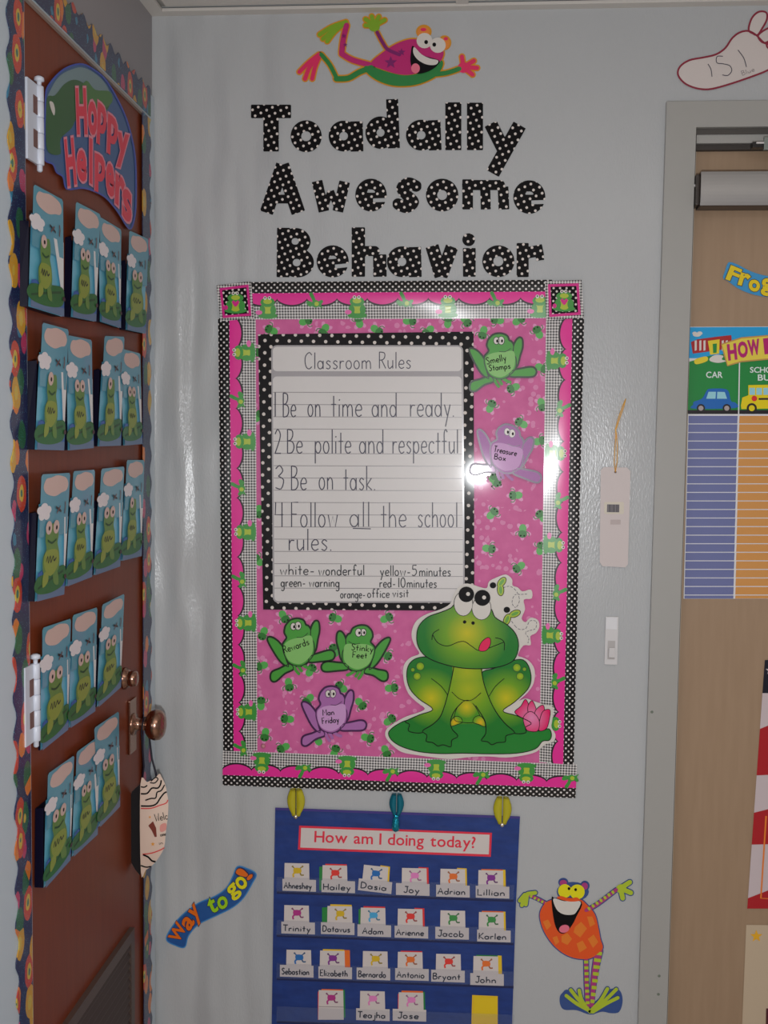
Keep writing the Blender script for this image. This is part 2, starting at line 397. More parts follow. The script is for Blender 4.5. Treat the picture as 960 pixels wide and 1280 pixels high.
# ---- handwriting: each letter a list of strokes in a box with baseline 0, x-height .5, capital 1
def cc(*p): return ('c', p)
def ll(*p): return ('l', p)
def ring(cx, cy, rx, ry): return ('c', tuple((cx + rx * math.cos(a * PI / 4 + .6), cy + ry * math.sin(a * PI / 4 + .6)) for a in range(9)))
HW = {
 'a': (.42, [ring(.18, .24, .17, .24), ll((.36, .5), (.36, 0))]),
 'b': (.42, [ll((.03, 1), (.03, 0)), ring(.2, .24, .17, .24)]),
 'c': (.36, [cc((.34, .4), (.22, .5), (.05, .38), (.04, .12), (.2, 0), (.34, .08))]),
 'd': (.42, [ring(.18, .24, .17, .24), ll((.36, 1), (.36, 0))]),
 'e': (.38, [cc((.04, .26), (.34, .28), (.3, .46), (.16, .5), (.03, .34), (.04, .12), (.18, 0), (.35, .07))]),
 'f': (.34, [cc((.33, .88), (.24, 1), (.14, .86), (.14, .5), (.14, 0)), ll((0, .5), (.3, .5))]),
 'g': (.42, [ring(.18, .24, .17, .24), cc((.36, .5), (.36, 0), (.34, -.32), (.18, -.42), (.04, -.32))]),
 'h': (.4, [ll((.03, 1), (.03, 0)), cc((.03, .34), (.18, .5), (.32, .38), (.34, 0))]),
 'i': (.12, [ll((.05, .5), (.05, 0)), ll((.04, .66), (.07, .72))]),
 'j': (.24, [cc((.2, .5), (.2, -.2), (.1, -.42), (0, -.34)), ll((.2, .66), (.22, .72))]),
 'k': (.36, [ll((.03, 1), (.03, 0)), ll((.32, .5), (.05, .2), (.34, 0))]),
 'l': (.12, [ll((.05, 1), (.05, 0))]),
 'm': (.62, [ll((.03, .5), (.03, 0)), cc((.03, .36), (.16, .5), (.28, .38), (.29, 0)), cc((.29, .36), (.42, .5), (.54, .38), (.56, 0))]),
 'n': (.4, [ll((.03, .5), (.03, 0)), cc((.03, .34), (.18, .5), (.32, .38), (.34, 0))]),
 'o': (.4, [ring(.18, .25, .17, .25)]),
 'p': (.42, [ll((.03, .5), (.03, -.42)), ring(.2, .25, .17, .24)]),
 'r': (.3, [ll((.03, .5), (.03, 0)), cc((.03, .3), (.12, .46), (.28, .46))]),
 's': (.34, [cc((.3, .42), (.16, .5), (.05, .38), (.16, .27), (.29, .14), (.18, 0), (.03, .06))]),
 't': (.3, [ll((.14, .86), (.14, 0)), ll((0, .5), (.28, .5))]),
 'u': (.4, [cc((.03, .5), (.04, .12), (.16, 0), (.32, .16)), ll((.34, .5), (.34, 0))]),
 'v': (.36, [ll((.02, .5), (.17, 0), (.32, .5))]),
 'w': (.54, [ll((.02, .5), (.13, 0), (.26, .44), (.39, 0), (.5, .5))]),
 'x': (.36, [ll((.02, .5), (.32, 0)), ll((.32, .5), (.02, 0))]),
 'y': (.38, [ll((.02, .5), (.18, .04)), ll((.34, .5), (.08, -.42))]),
 'z': (.36, [ll((.02, .5), (.32, .5), (.02, 0), (.34, 0))]),
 'A': (.56, [ll((0, 0), (.26, 1), (.52, 0)), ll((.1, .38), (.42, .38))]),
 'B': (.46, [ll((.03, 1), (.03, 0)), cc((.03, 1), (.3, .95), (.34, .74), (.22, .56), (.03, .52)), cc((.03, .52), (.32, .48), (.42, .26), (.3, .04), (.03, 0))]),
 'C': (.5, [cc((.46, .84), (.3, 1), (.08, .8), (.03, .45), (.12, .1), (.3, 0), (.46, .14))]),
 'D': (.52, [ll((.03, 1), (.03, 0)), cc((.03, 1), (.34, .88), (.46, .5), (.34, .1), (.03, 0))]),
 'E': (.42, [ll((.38, 1), (.03, 1), (.03, 0), (.4, 0)), ll((.03, .52), (.32, .52))]),
 'F': (.4, [ll((.38, 1), (.03, 1), (.03, 0)), ll((.03, .52), (.3, .52))]),
 'H': (.5, [ll((.03, 1), (.03, 0)), ll((.44, 1), (.44, 0)), ll((.03, .5), (.44, .5))]),
 'J': (.36, [cc((.3, 1), (.3, .2), (.16, 0), (.02, .14)), ll((.1, 1), (.4, 1))]),
 'K': (.46, [ll((.03, 1), (.03, 0)), ll((.42, 1), (.05, .45), (.44, 0))]),
 'L': (.4, [ll((.03, 1), (.03, 0), (.38, 0))]),
 'M': (.6, [ll((.03, 0), (.06, 1), (.29, .4), (.52, 1), (.56, 0))]),
 'R': (.46, [ll((.03, 1), (.03, 0)), cc((.03, 1), (.34, .95), (.38, .72), (.26, .54), (.03, .5)), ll((.18, .5), (.44, 0))]),
 'S': (.44, [cc((.4, .86), (.22, 1), (.05, .78), (.2, .56), (.38, .3), (.24, 0), (.03, .1))]),
 'T': (.46, [ll((0, 1), (.46, 1)), ll((.23, 1), (.23, 0))]),
 'W': (.6, [ll((.0, 1), (.14, 0), (.3, .7), (.44, 0), (.58, 1))]),
 '0': (.44, [ring(.2, .5, .18, .5)]), '1': (.1, [ll((.04, 1), (.04, 0))]),
 '2': (.44, [cc((.03, .8), (.2, 1), (.38, .8), (.3, .5), (.03, 0)), ll((.03, 0), (.42, 0))]),
 '3': (.44, [cc((.03, .86), (.22, 1), (.38, .78), (.16, .55)), cc((.16, .55), (.42, .4), (.3, .03), (.02, .08))]),
 '4': (.46, [ll((.05, 1), (.03, .5), (.42, .5)), ll((.36, 1), (.36, 0))]),
 '5': (.42, [ll((.38, 1), (.08, 1), (.06, .6)), cc((.06, .6), (.3, .62), (.38, .3), (.2, 0), (.02, .08))]),
 '.': (.1, [ll((.02, 0), (.07, .03))]), '-': (.34, [ll((.05, .28), (.3, .28))]),
}
def write(text, p0, p1, cap, w, m, layer=1):
    """handwritten word from p0 to p1 along its baseline"""
    x = 0; out = []
    segs = []
    for ch in text:
        if ch == ' ': x += .35; continue
        wd_, st = HW[ch]
        for kind, pts in st: segs.append((kind, [(p[0] + x, p[1]) for p in pts]))
        x += wd_ + .1
    x = max(x - .1, .1)
    p0, p1 = Vector(p0), Vector(p1); d = p1 - p0; nrm = Vector((d.y, -d.x)).normalized() if d.length > .1 else Vector((0, -1))
    for kind, pts in segs:
        q = [p0 + d * (a / x) + nrm * (b * cap) for a, b in pts]
        out.append(K(q, w, m, layer, sm=(kind == 'c'), n=3))
    return out

class Thing:
    """a top-level thing whose flat pieces are laid out on a plane from crop coordinates"""
    def __init__(s, name, label, cat, plane, crop, at, base=.001, group=None, step=.0003, fn=None):
        s.pl = plane; s.c = crop; s.base = base; s.step = step; s.fn = fn
        s.o = s.pt(*at, base)
        s.e = empty(name, s.o); tag(s.e, label, cat, group)
    def pt(s, u, v, d):
        if s.fn: return s.fn(u, v, d)
        return s.pl(s.c[0] + u * s.c[2], s.c[1] + v * s.c[2], d)
    def part(s, name, shapes, parent=None, label=None, top=0.0):
        V, Fc, ms, fm = [], [], [], []
        flat = []
        for q in shapes: flat += q if isinstance(q, list) else [q]
        for q in flat:
            if q.m not in ms: ms.append(q.m)
            mi = ms.index(q.m); n = len(V)
            s.cnt = getattr(s, 'cnt', 0) + 1
            d = s.base + top + q.layer * s.step + (s.cnt % 9) * 8e-6
            V += [s.pt(p[0], p[1], d + q.thick) for p in q.v]
            Fc += [[i + n for i in f] for f in q.f]; fm += [mi] * len(q.f)
            if q.thick and q.loops:
                n2 = len(V); V += [s.pt(p[0], p[1], d) for p in q.v]
                Fc += [[i + n2 for i in f][::-1] for f in q.f]; fm += [mi] * len(q.f)
                for lp in q.loops:
                    for i in range(len(lp)):
                        j = lp[(i + 1) % len(lp)]
                        Fc.append([n + lp[i], n + j, n2 + j, n2 + lp[i]]); fm.append(mi)
        o = link_mesh(name, V, Fc, ms, fm, parent or s.e, s.o)
        if parent and parent is not s.e: o.matrix_parent_inverse = Matrix()
        if label: o['label'] = label
        return o
T_ = .0012                                   # thickness of laminated card

# ================================================================ SETTING
ZC = plane_w(500, 11).z                      # ceiling height
XR, YB = 2.9, -3.4
lp1 = plane_l(31, 500).y; lp2 = plane_l(177.5, 500).y    # brown door near and far edges
lz = plane_l(180, 147).z                     # brown door top
dx0 = plane_w(814.5, 700).x; dx1 = plane_w(849, 760).x   # beige door frame outer and inner
dz0 = plane_w(885, 128.5).z; dz1 = plane_w(885, 161).z
DXR = dx1 + .91
boxes('floor', [((-.1, YB, -.05), (XR, .1, 0))], FLOOR, kind='structure')
boxes('wall_back', [((-.12, 0, 0), (dx0 + .02, .12, ZC + .1)), ((DXR + .03, 0, 0), (XR, .12, ZC + .1)), ((dx0 + .02, 0, dz0 - .02), (DXR + .03, .12, ZC + .1))], WALL, kind='structure')
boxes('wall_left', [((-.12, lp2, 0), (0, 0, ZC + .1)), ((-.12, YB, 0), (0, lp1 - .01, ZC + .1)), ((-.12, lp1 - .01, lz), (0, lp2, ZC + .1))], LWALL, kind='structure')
boxes('wall_right', [((XR, YB, 0), (XR + .1, .1, ZC + .1))], LWALL, kind='structure')
boxes('wall_front', [((-.1, YB - .1, 0), (XR, YB, ZC + .1))], LWALL, kind='structure')
ceil = boxes('ceiling', [((-.1, YB, ZC + .012), (XR, .1, ZC + .06))], GRID, kind='structure')
xg = [0.024, plane_w(578, 5).x - .0, plane_w(957, 5).x, 2.2, 2.88]; yg = [-.024, -.62, -1.23, -1.84, -2.45, -3.06, -3.38]
for i in range(len(xg) - 1):
    for j in range(len(yg) - 1):
        boxes('ceiling_tile', [((xg[i] + .012, yg[j + 1] + .012, ZC + .002), (xg[i + 1] - .012, yg[j] - .004 if j == 0 else yg[j] - .012, ZC + .0118))], CEIL, ceil)
boxes('trim_1', [((0, -.024, ZC - .006), (XR, 0, ZC)), ((0, YB, ZC - .006), (.028, -.024, ZC))], GRID, kind='structure')
for k, x in enumerate(xg[1:-1]): boxes('trim_%d' % (2 + k), [((x - .012, YB, ZC - .003), (x + .012, -.024, ZC + .003))], GRID, kind='structure')

# ---- narrow brown door in the left wall with its frame
yo = plane_l(-60, 500).y
CW = .058
frame_l = boxes('trim_6', [((0, yo, 0), (.006, lp1 - .004, lz + .052)), ((0, lp1 - .004, lz + .004), (.006, -.004, lz + .052)), ((0, lp2 + .003, 0), (.006, -.004, lz + .004))], CASING, kind='structure')
tag(frame_l, 'white painted casing around the narrow brown door')
door = boxes('door_1', [((-.045, lp1, .01), (.002, lp2, lz - .002))], WOOD, kind='structure')
tag(door, 'narrow brown wood door in the left wall covered with frog pockets')
boxes('door_edge_strip', [((-.01, lp2 + .0002, .01), (.007, lp2 + .0035, lz))], mat('edge_metal', (130, 120, 112), .35, 1.6), door)
boxes('door_top_strip', [((-.01, lp1, lz - .0015), (.007, lp2, lz + .004))], mat('edge_metal'), door)
# louvre vent low on the door
LC7 = (0, 1060, .35417)
vy0 = plane_l(70, 1280).y; vy1 = plane_l(161, 1200).y; vzt = plane_l(158, 1163).z
vz0 = .25
boxes('vent_frame', [((.002, vy0, vzt - .022), (.012, vy1, vzt)), ((.002, vy0, vz0), (.012, vy1, vz0 + .022)), ((.002, vy0, vz0 + .022), (.012, vy0 + .02, vzt - .022)), ((.002, vy1 - .02, vz0 + .022), (.012, vy1, vzt - .022))], mat('vent_bronze', (70, 56, 50), .45, 1.6), door)
boxes('vent_screen', [((.0021, vy0 + .02, vz0 + .022), (.003, vy1 - .02, vzt - .022))], mat('vent_dark', (36, 26, 24), .7), door)
z = vz0 + .03
while z < vzt - .03:
    V = []
    for yy in (vy0 + .02, vy1 - .02):
        V += [(.0032, yy, z + .013), (.0105, yy, z), (.0105, yy, z + .0015), (.0032, yy, z + .0145)]
    link_mesh('louvre_slat', V, [[0, 1, 5, 4], [1, 2, 6, 5], [2, 3, 7, 6], [3, 0, 4, 7], [0, 3, 2, 1], [4, 5, 6, 7]], [mat('vent_slat', (58, 46, 42), .5, 1.5)], None, door)
    z += .017
# hinges
def ly(px, d=0.0, py=500): return plane_l(px, py, d).y
def hz(px, py): return plane_l(px, py, .008).z
def hinge(p0, pb, pc, z0, z1, notches, label, py):
    y0, yb, yc = ly(p0, .008, py), ly(pb, .010, py), ly(pc, .012, py)
    e = empty('door_hinge', Vector((.006, (y0 + yb) / 2, z0))); e.parent = door; e['label'] = label
    O = e.location.copy()
    def put(nm, V, Fc, m_, sm=True): return link_mesh(nm, V, Fc, [m_], None, e, O, sm)
    a, b = box_data((.0065, y0, z0), (.010, yc - .004, z1)); put('leaf', a, b, HINGE, False)
    r = .0066; n = 5; h = (z1 - z0) / n
    for k in range(n):
        V, Fc = lathe([(0, r * .9), (.0008, r), (h - .0014, r), (h - .0006, r * .9)], (.0105, yc, z0 + k * h), (0, 0, 1), 16); put('knuckle', V, Fc, HINGE)
    V, Fc = lathe([(-.010, r * .3), (-.008, r * .62), (z1 - z0 + .003, r * .5), (z1 - z0 + .006, r * .55), (z1 - z0 + .007, r * 1.1), (z1 - z0 + .012, r * 1.05), (z1 - z0 + .014, r * .5)], (.0105, yc, z0), (0, 0, 1), 16); put('pin', V, Fc, HINGE)
    for a_, b_ in notches:
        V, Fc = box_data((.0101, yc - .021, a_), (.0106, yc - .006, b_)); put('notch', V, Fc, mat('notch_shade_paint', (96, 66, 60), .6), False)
hinge(33, 45, 50.5, hz(45, 205), hz(45, 106), [(hz(45, 186), hz(45, 164)), (hz(45, 144), hz(45, 122))], 'upper white hinge', 155)
hinge(30.5, 41, 46, hz(40, 928), hz(40, 830), [(hz(40, 909), hz(40, 889)), (hz(40, 869), hz(40, 848))], 'lower white hinge', 880)

# knob, plate and thumb turn
kc = plane_l(164, 905, .002)
kn = empty('door_knob', kc); kn.parent = door; kn['label'] = 'round bronze knob'
boxes('plate', [((.0022, kc.y - .022, kc.z - .055), (.007, kc.y + .018, kc.z + .05))], BRASS, kn, kc, bev=.0015)
V, Fc = lathe([(.005, .022), (.010, .021), (.012, .012), (.024, .0115), (.033, .013)], (0, kc.y, kc.z), (1, 0, 0)); link_mesh('shank', V, Fc, [BRASS], None, kn, kc, True)
V, Fc = lathe([(.031, .012), (.034, .019), (.040, .0265), (.050, .030), (.060, .0285), (.066, .022), (.069, .012), (.0695, .004)], (0, kc.y, kc.z), (1, 0, 0), 32); link_mesh('knob', V, Fc, [BRASS], None, kn, kc, True)
tc = plane_l(155, 848, .002)
tn = empty('deadbolt_turn', tc); tn.parent = door; tn['label'] = 'small bronze deadbolt turn'
V, Fc = lathe([(.002, .021), (.006, .021), (.009, .017), (.012, .017)], (0, tc.y, tc.z), (1, 0, 0)); link_mesh('rose', V, Fc, [BRASS], None, tn, tc, True)
V, Fc = lathe([(.010, .014), (.018, .015), (.026, .014), (.028, .010)], (0, tc.y, tc.z), (1, 0, 0)); link_mesh('turn_piece', V, Fc, [BRASS], None, tn, tc, True)

# ---- scalloped swirl borders stuck round the brown door
def scallop_strip(name, label, a0, a1, b_in, b_out, vertical, d):
    """strip between inner straight edge b_in and wavy edge b_out, running a0..a1"""
    L = abs(a1 - a0); n = int(L / .0085); V, Fc = [], []
    for i in range(n + 1):
        a = a0 + (a1 - a0) * i / n
        wv = .12 * (b_out - b_in) * math.cos(2 * PI * (a - a0) / (.056 if vertical else .045))
        for dd in (0, T_):
            for b in (b_in, b_in + (b_out - b_in) * .55, b_out + wv):
                V.append((d + dd, b, a) if vertical else (d + dd, a, b))
    for i in range(n):
        q, r = i * 6, i * 6 + 6
        Fc += [[q + 3, q + 4, r + 4, r + 3], [q + 4, q + 5, r + 5, r + 4], [q + 0, r + 0, r + 1, q + 1], [q + 1, r + 1, r + 2, q + 2], [q + 2, r + 2, r + 5, q + 5], [q, q + 3, r + 3, r]]
    O = Vector(V[0])
    o = link_mesh(name, V, Fc, [TRIM, mat('border_backing_edge', (120, 130, 150), .5)], None, None, O)
    tag(o, label, 'border strip', 'swirl print borders round the brown door')
scallop_strip('door_border', 'glittery dark blue swirl border on the hinge side of the brown door', .05, lz + .07, ly(34.5, .008), ly(15.5, .008), True, .0066)
scallop_strip('door_border', 'glittery dark blue swirl border above the brown door', ly(-20), ly(189, .008), lz + .0075, lz + .058, False, .0068)
scallop_strip('door_border', 'glittery dark blue swirl border between the brown door and the room corner', .05, lz + .002, ly(179, .008), ly(188.6, .008), True, .0066)

# ---- beige door and its steel frame in the back wall
fr = boxes('trim_7', [((dx0, -.012, 0), (dx1, .03, dz0)), ((dx1, -.012, dz1), (DXR, .03, dz0)), ((DXR, -.012, 0), (DXR + .05, .03, dz0))], FRAME, kind='structure')
tag(fr, 'grey green steel frame around the beige door')
boxes('frame_stop', [((dx1, -.002, dz1 - .011), (DXR, .03, dz1)), ((dx1, .004, 0), (dx1 + .004, .03, dz1))], mat('frame_shadow_gap', (76, 72, 68), .5, 1.2), fr)
boxes('frame_lip', [((dx1 + .004, .001, dz1 - .027), (DXR, .03, dz1 - .011))], FRAME, fr)
boxes('frame_gap', [((dx1 + .004, .008, dz1 - .038), (DXR, .03, dz1 - .027))], mat('gap_dark', (60, 54, 50), .6, 1.1), fr)  # darker strip at the inner step of the frame head
d2 = boxes('door_2', [((dx1 + .005, DOOR_Y, .008), (DXR - .003, .065, dz1 - .038))], BEIGE, kind='structure')
tag(d2, 'beige laminate door at the right with posters and closer')
boxes('latch_edge', [((dx1 + .005, DOOR_Y - .001, .008), (dx1 + .008, DOOR_Y, dz1 - .038))], mat('door_edge_line', (150, 136, 120), .5), d2)
# paint chips on the frame
for px, py in ((815, 890), (824, 1220), (823, 1243)):
    c = plane_w(px, py, .0125); V, Fc = lathe([(0, .003), (.0004, .0026)], c, (0, -1, 0), 7); link_mesh('paint_chip', V, Fc, [mat('chip_grey', (96, 104, 92), .6)], None, fr)

# ---- door closer
q0 = plane_d(875, 257, .055); q1 = plane_d(875, 213.5, .055)
xc0 = q0.x; zc0, zc1 = q0.z, q1.z
dcl = empty('door_closer', Vector((xc0, DOOR_Y, zc0))); tag(dcl, 'silver box door closer with dark ends on the beige door', 'door closer')
O = dcl.location
boxes('body', [((xc0 + .001, DOOR_Y - .052, zc0), (xc0 + .27, DOOR_Y - .006, zc1))], CLOSDARK, dcl, O, bev=.003)
V, Fc = [], []
N = 10
for x in (xc0 + .0005, xc0 + .27):
    for k in range(N + 1):
        t = k / N; zz = zc0 + .001 + (zc1 - zc0 - .002) * t
        V.append((x, DOOR_Y - .0525 - .004 * math.sin(PI * t) ** .5, zz))
for k in range(N): Fc.append([k, k + 1, N + 2 + k, N + 1 + k])
Fc += [list(range(N + 1)), list(range(N + 1, 2 * N + 2))[::-1], [0, N, 2 * N + 1, N + 1]]
link_mesh('cover', V, Fc, [SILVER], None, dcl, O, False)
boxes('end_cap', [((xc0 - .006, DOOR_Y - .045, zc0 + .004), (xc0 + .001, DOOR_Y - .006, zc1 - .004))], CLOSDARK, dcl, O, bev=.002)
c = plane_d(871, 231, .03); V, Fc = lathe([(0, .0028), (.002, .0022)], (xc0 - .0062, c.y, zc1 - .022), (-1, 0, 0), 10); link_mesh('screw', V, Fc, [WPLASTIC], None, dcl, O)
a = plane_w(960, 183, .012); ax = plane_w(938, 183, .012).x
boxes('arm_bracket', [((ax, -.03, a.z - .006), (ax + .06, -.013, a.z + .004))], mat('arm_black', (24, 22, 22), .3), dcl, O, bev=.001)
boxes('arm', [((ax + .02, -.034, a.z - .012), (ax + .2, -.027, a.z + .012))], mat('arm_steel', (120, 128, 124), .3, 1.4, metal=.5), dcl, O, bev=.001)
boxes('arm_bolt', [((ax + .006, -.033, a.z + .0), (ax + .022, -.030, a.z + .003))], WPLASTIC, dcl, O)

# ================================================================ TITLE LETTERS (cut card, one thing each)
def sdf_letter(name_label, ch, bb, ang=0):
    """fat cut-out letter; bb = bounding box in the crop of the title"""
    x0, y0, x1, y1 = bb; w, h = x1 - x0, y1 - y0; t = 23.0 if ch not in 'yvwAr' else 20.5
    def q(a, b): return (x0 + t + a * (w - 2 * t), y0 + t + b * (h - 2 * t))       # inset by half stroke
    e0, e1, f0, f1 = x0, x1, y0, y1
    segs, rings = [], []                                                        # (p,q,butt)
    cx, cy = (x0 + x1) / 2, (y0 + y1) / 2
    cut = []
    if ch == 'T': segs = [((e0, y0 + 20), (e1, y0 + 20), 20), ((cx, f0), (cx, f1), 23)]
    elif ch == 'l': segs = [((cx, f0), (cx, f1), w / 2 - 1)]
    elif ch == 'o': rings = [(cx, cy, w / 2, h / 2, 15)]
    elif ch == 'a': rings = [(x0 + w * .44, cy, w * .44, h / 2, 13)]; segs = [((x1 - 19, f0 + 2), (x1 - 17, f1), 19)]
    elif ch == 'd': rings = [(x0 + w * .44, y1 - h * .33, w * .44, h * .33, 12)]; segs = [((x1 - 18, f0), (x1 - 20, f1), 18)]
    elif ch == 'y': segs = [((x0 + 20, y0 + 2), (cx + 4, cy + 14), 20), ((x1 - 16, y0 + 6), (x0 + 26, y1 - 6), 21)]
    elif ch == 'A': segs = [((cx + 2, f0 + 2), (x0 + 20, f1 - 4), 20), ((cx, f0 + 2), (x1 - 18, f1 - 4), 21), ((x0 + 34, y0 + h * .70), (x1 - 34, y0 + h * .70), 13)]
    elif ch == 'w': segs = [((x0 + 16, y0 + 4), (x0 + w * .32, y1 - 2), 16), ((x0 + w * .32, y1 - 10), (cx, y0 + 34), 9.5), ((cx, y0 + 34), (x0 + w * .68, y1 - 10), 9.5), ((x0 + w * .68, y1 - 2), (x1 - 16, y0 + 6), 16)]
    elif ch == 'v': segs = [((x0 + 18, y0 + 4), (cx - 2, y1 - 2), 20), ((cx - 2, y1 - 2), (x1 - 17, y0 + 6), 19)]
    elif ch == 'e':
        rings = [(cx, cy, w / 2, h / 2, 12)]; segs = [((x0 + 20, cy + 2), (x1 - 3, cy + 2), 9)]
        cut = [((cx + 6, cy + 16), (x1 + 12, cy + 14), 6)]
    elif ch == 's':
        pts = spline([(x1 - 12, y0 + 26), (cx + 4, y0 + 17), (x0 + 24, y0 + 32), (cx, cy), (x1 - 20, y1 - 34), (cx - 2, y1 - 18), (x0 + 12, y1 - 28)], 4, False)
        segs = [((a_.x, a_.y), (b_.x, b_.y), -17) for a_, b_ in zip(pts[:-1], pts[1:])]
    elif ch == 'm':
        segs = [((x0 + 16, f0), (x0 + 16, f1), 16), ((cx - 2, f0 + 20), (cx, f1), 15), ((x1 - 19, f0 + 22), (x1 - 16, f1), 16), ((x0 + 14, y0 + 17), (x1 - 28, y0 + 17), -15)]
    elif ch == 'B':
        rings = [(x0 + w * .50, y0 + h * .27, w * .40, h * .27, 10), (x0 + w * .55, y1 - h * .30, w * .45, h * .30, 11)]
        segs = [((x0 + 19, f0), (x0 + 20, f1), 19)]
    elif ch == 'h': segs = [((x0 + 20, f0), (x0 + 20, f1), 20), ((x1 - 21, y0 + h * .55), (x1 - 20, f1), 20), ((x0 + 20, y0 + h * .48), (x1 - 36, y0 + h * .48), -15)]
    elif ch == 'i': segs = [((cx, y0 + h * .34), (cx, f1), 19)]; rings = [(cx - 2, y0 + 19, 19, 19, -1)]
    elif ch == 'r': segs = [((x0 + 18, f0), (x0 + 18, f1), 18), ((x0 + 20, y0 + 32), (x1 - 4, y0 + 20), 17), ((x1 - 18, y0 + 16), (x1 - 12, y0 + 52), 12)]
    st = 2.0
    nx, ny = int(w / st) + 5, int(h / st) + 5
    X, Yg = np.meshgrid(x0 - 4 + np.arange(nx) * st, y0 - 4 + np.arange(ny) * st, indexing='ij')
    D = np.full(X.shape, 1e3)
    def seg_d(s_):
        (ax_, ay_), (bx_, by_), r = s_
        L = math.hypot(bx_ - ax_, by_ - ay_); ux, uy = (bx_ - ax_) / L, (by_ - ay_) / L
        lx = (X - ax_) * ux + (Yg - ay_) * uy; ly_ = -(X - ax_) * uy + (Yg - ay_) * ux
        if r > 0: return np.maximum(np.abs(lx - L / 2) - L / 2, np.abs(ly_) - r)
        t_ = np.clip(lx, 0, L); return np.hypot(lx - t_, ly_) + r
    for s_ in segs: D = np.minimum(D, seg_d(s_))
    R = np.full(X.shape, 1e3)
    for (rx_, ry_, a_, b_, hole) in rings:
        k_ = np.hypot((X - rx_) / a_, (Yg - ry_) / b_); d_ = (k_ - 1) * min(a_, b_)
        if hole > 0:
            hh = np.hypot(X - rx_, (Yg - ry_)) - hole
            if ch in 'e': hh = np.maximum(np.hypot((X - rx_) / 1.5, Yg - ry_ + 9) - 8, -100)
            d_ = np.maximum(d_, -hh); 
            D = np.maximum(D, -hh) if ch in 'B' else D
        R = np.minimum(R, d_)
    D = np.minimum(D, R)
    if ch == 'B':
        for (rx_, ry_, a_, b_, hole) in rings: D = np.maximum(D, -(np.hypot(X - rx_ + 2, Yg - ry_) - hole))
    for s_ in cut: D = np.maximum(D, -seg_d(s_))
    V, Fc, idx = [], [], {}
    def vid(key, x, y):
        if key not in idx: idx[key] = len(V); V.append((x, y))
        return idx[key]
    def gv(i, j): return vid((i, j), X[i, j], Yg[i, j])
    def ev(i, j, i2, j2):
        t_ = D[i, j] / (D[i, j] - D[i2, j2]); key = tuple(sorted(((i, j), (i2, j2))))
        return vid(key, X[i, j] + (X[i2, j2] - X[i, j]) * t_, Yg[i, j] + (Yg[i2, j2] - Yg[i, j]) * t_)
    for i in range(nx - 1):
        for j in range(ny - 1):
            cs = [(i, j), (i + 1, j), (i + 1, j + 1), (i, j + 1)]; ins = [D[c_] < 0 for c_ in cs]
            if not any(ins): continue
            poly = []
            for k in range(4):
                a_, b_ = cs[k], cs[(k + 1) % 4]
                if ins[k]: poly.append(gv(*a_))
                if ins[k] != ins[(k + 1) % 4]: poly.append(ev(*a_, *b_))
            if len(poly) > 2: Fc.append(poly)
    rot = math.radians(ang); c_, s_ = math.cos(rot), math.sin(rot)
    W3 = [plane_w(300 + (cx + (x - cx) * c_ - (y - cy) * s_) * .41667, 110 + (cy + (x - cx) * s_ + (y - cy) * c_) * .41667, .0016) for x, y in V]
    O = plane_w(300 + cx * .41667, 110 + y1 * .41667, .0006)
    o = link_mesh('dotted_letter', W3, Fc, [POLKA], None, None, O)
    bm = bmesh.new(); bm.from_mesh(o.data)
    bmesh.ops.dissolve_limit(bm, angle_limit=.02, verts=bm.verts, edges=bm.edges)
    bmesh.ops.triangulate(bm, faces=bm.faces)
    ge = bmesh.ops.extrude_face_region(bm, geom=bm.faces[:])
    for v_ in ge['geom']:
        if isinstance(v_, bmesh.types.BMVert): v_.co.y += .0012
    bm.to_mesh(o.data); bm.free()
    tag(o, name_label, 'letter', 'dotted letters of the wall title')
for args in [
 ('capital T that starts the word Toadally, black with white dots', 'T', (33, 50, 153, 190)),
 ('letter o right after the T of Toadally, black with white dots', 'o', (152, 97, 245, 192)),
 ('first letter a in Toadally, before the d, black with white dots', 'a', (266, 98, 368, 190)),
 ('letter d in the middle of Toadally, black with white dots', 'd', (375, 35, 478, 182), -3),
 ('second letter a in Toadally, after the d, black with white dots', 'a', (498, 95, 602, 187), -1),
 ('first letter l of the pair in Toadally, black with white dots', 'l', (615, 43, 665, 186)),
 ('second letter l in Toadally, just before the y, black with white dots', 'l', (680, 44, 730, 186)),
 ('letter y hanging low at the end of Toadally, black with white dots', 'y', (732, 105, 855, 262)),
 ('capital A that starts the word Awesome, black with white dots', 'A', (59, 228, 193, 378)),
 ('letter w in Awesome, black with white dots', 'w', (215, 275, 330, 372)),
 ('first letter e in Awesome, right after the w, dotted black card', 'e', (346, 272, 440, 370)),
 ('letter s in Awesome, black with white dots', 's', (462, 268, 540, 376)),
 ('letter o in Awesome, between s and m, dotted black card', 'o', (558, 272, 655, 370)),
 ('letter m in Awesome, black with white dots', 'm', (667, 274, 808, 364), 0),
 ('last letter e of Awesome, at the right end, dotted black card', 'e', (820, 277, 916, 377)),
 ('capital B that starts the word Behavior, black with white dots', 'B', (110, 420, 222, 568), 1),
 ('letter e in Behavior, right after the B, dotted black card', 'e', (230, 472, 326, 568), -4),
 ('letter h in Behavior, black with white dots', 'h', (335, 418, 440, 566)),
 ('letter a in Behavior, right after the h, dotted black card', 'a', (441, 475, 543, 567)),
 ('letter v in Behavior, black with white dots', 'v', (558, 470, 653, 567)),
 ('letter i in Behavior with round dot, black with white dots', 'i', (666, 436, 710, 566)),
 ('letter o in Behavior, between i and r, dotted black card', 'o', (727, 472, 823, 567)),
 ('last letter r of Behavior, black with white dots', 'r', (830, 465, 913, 567)),
]: sdf_letter(*args)

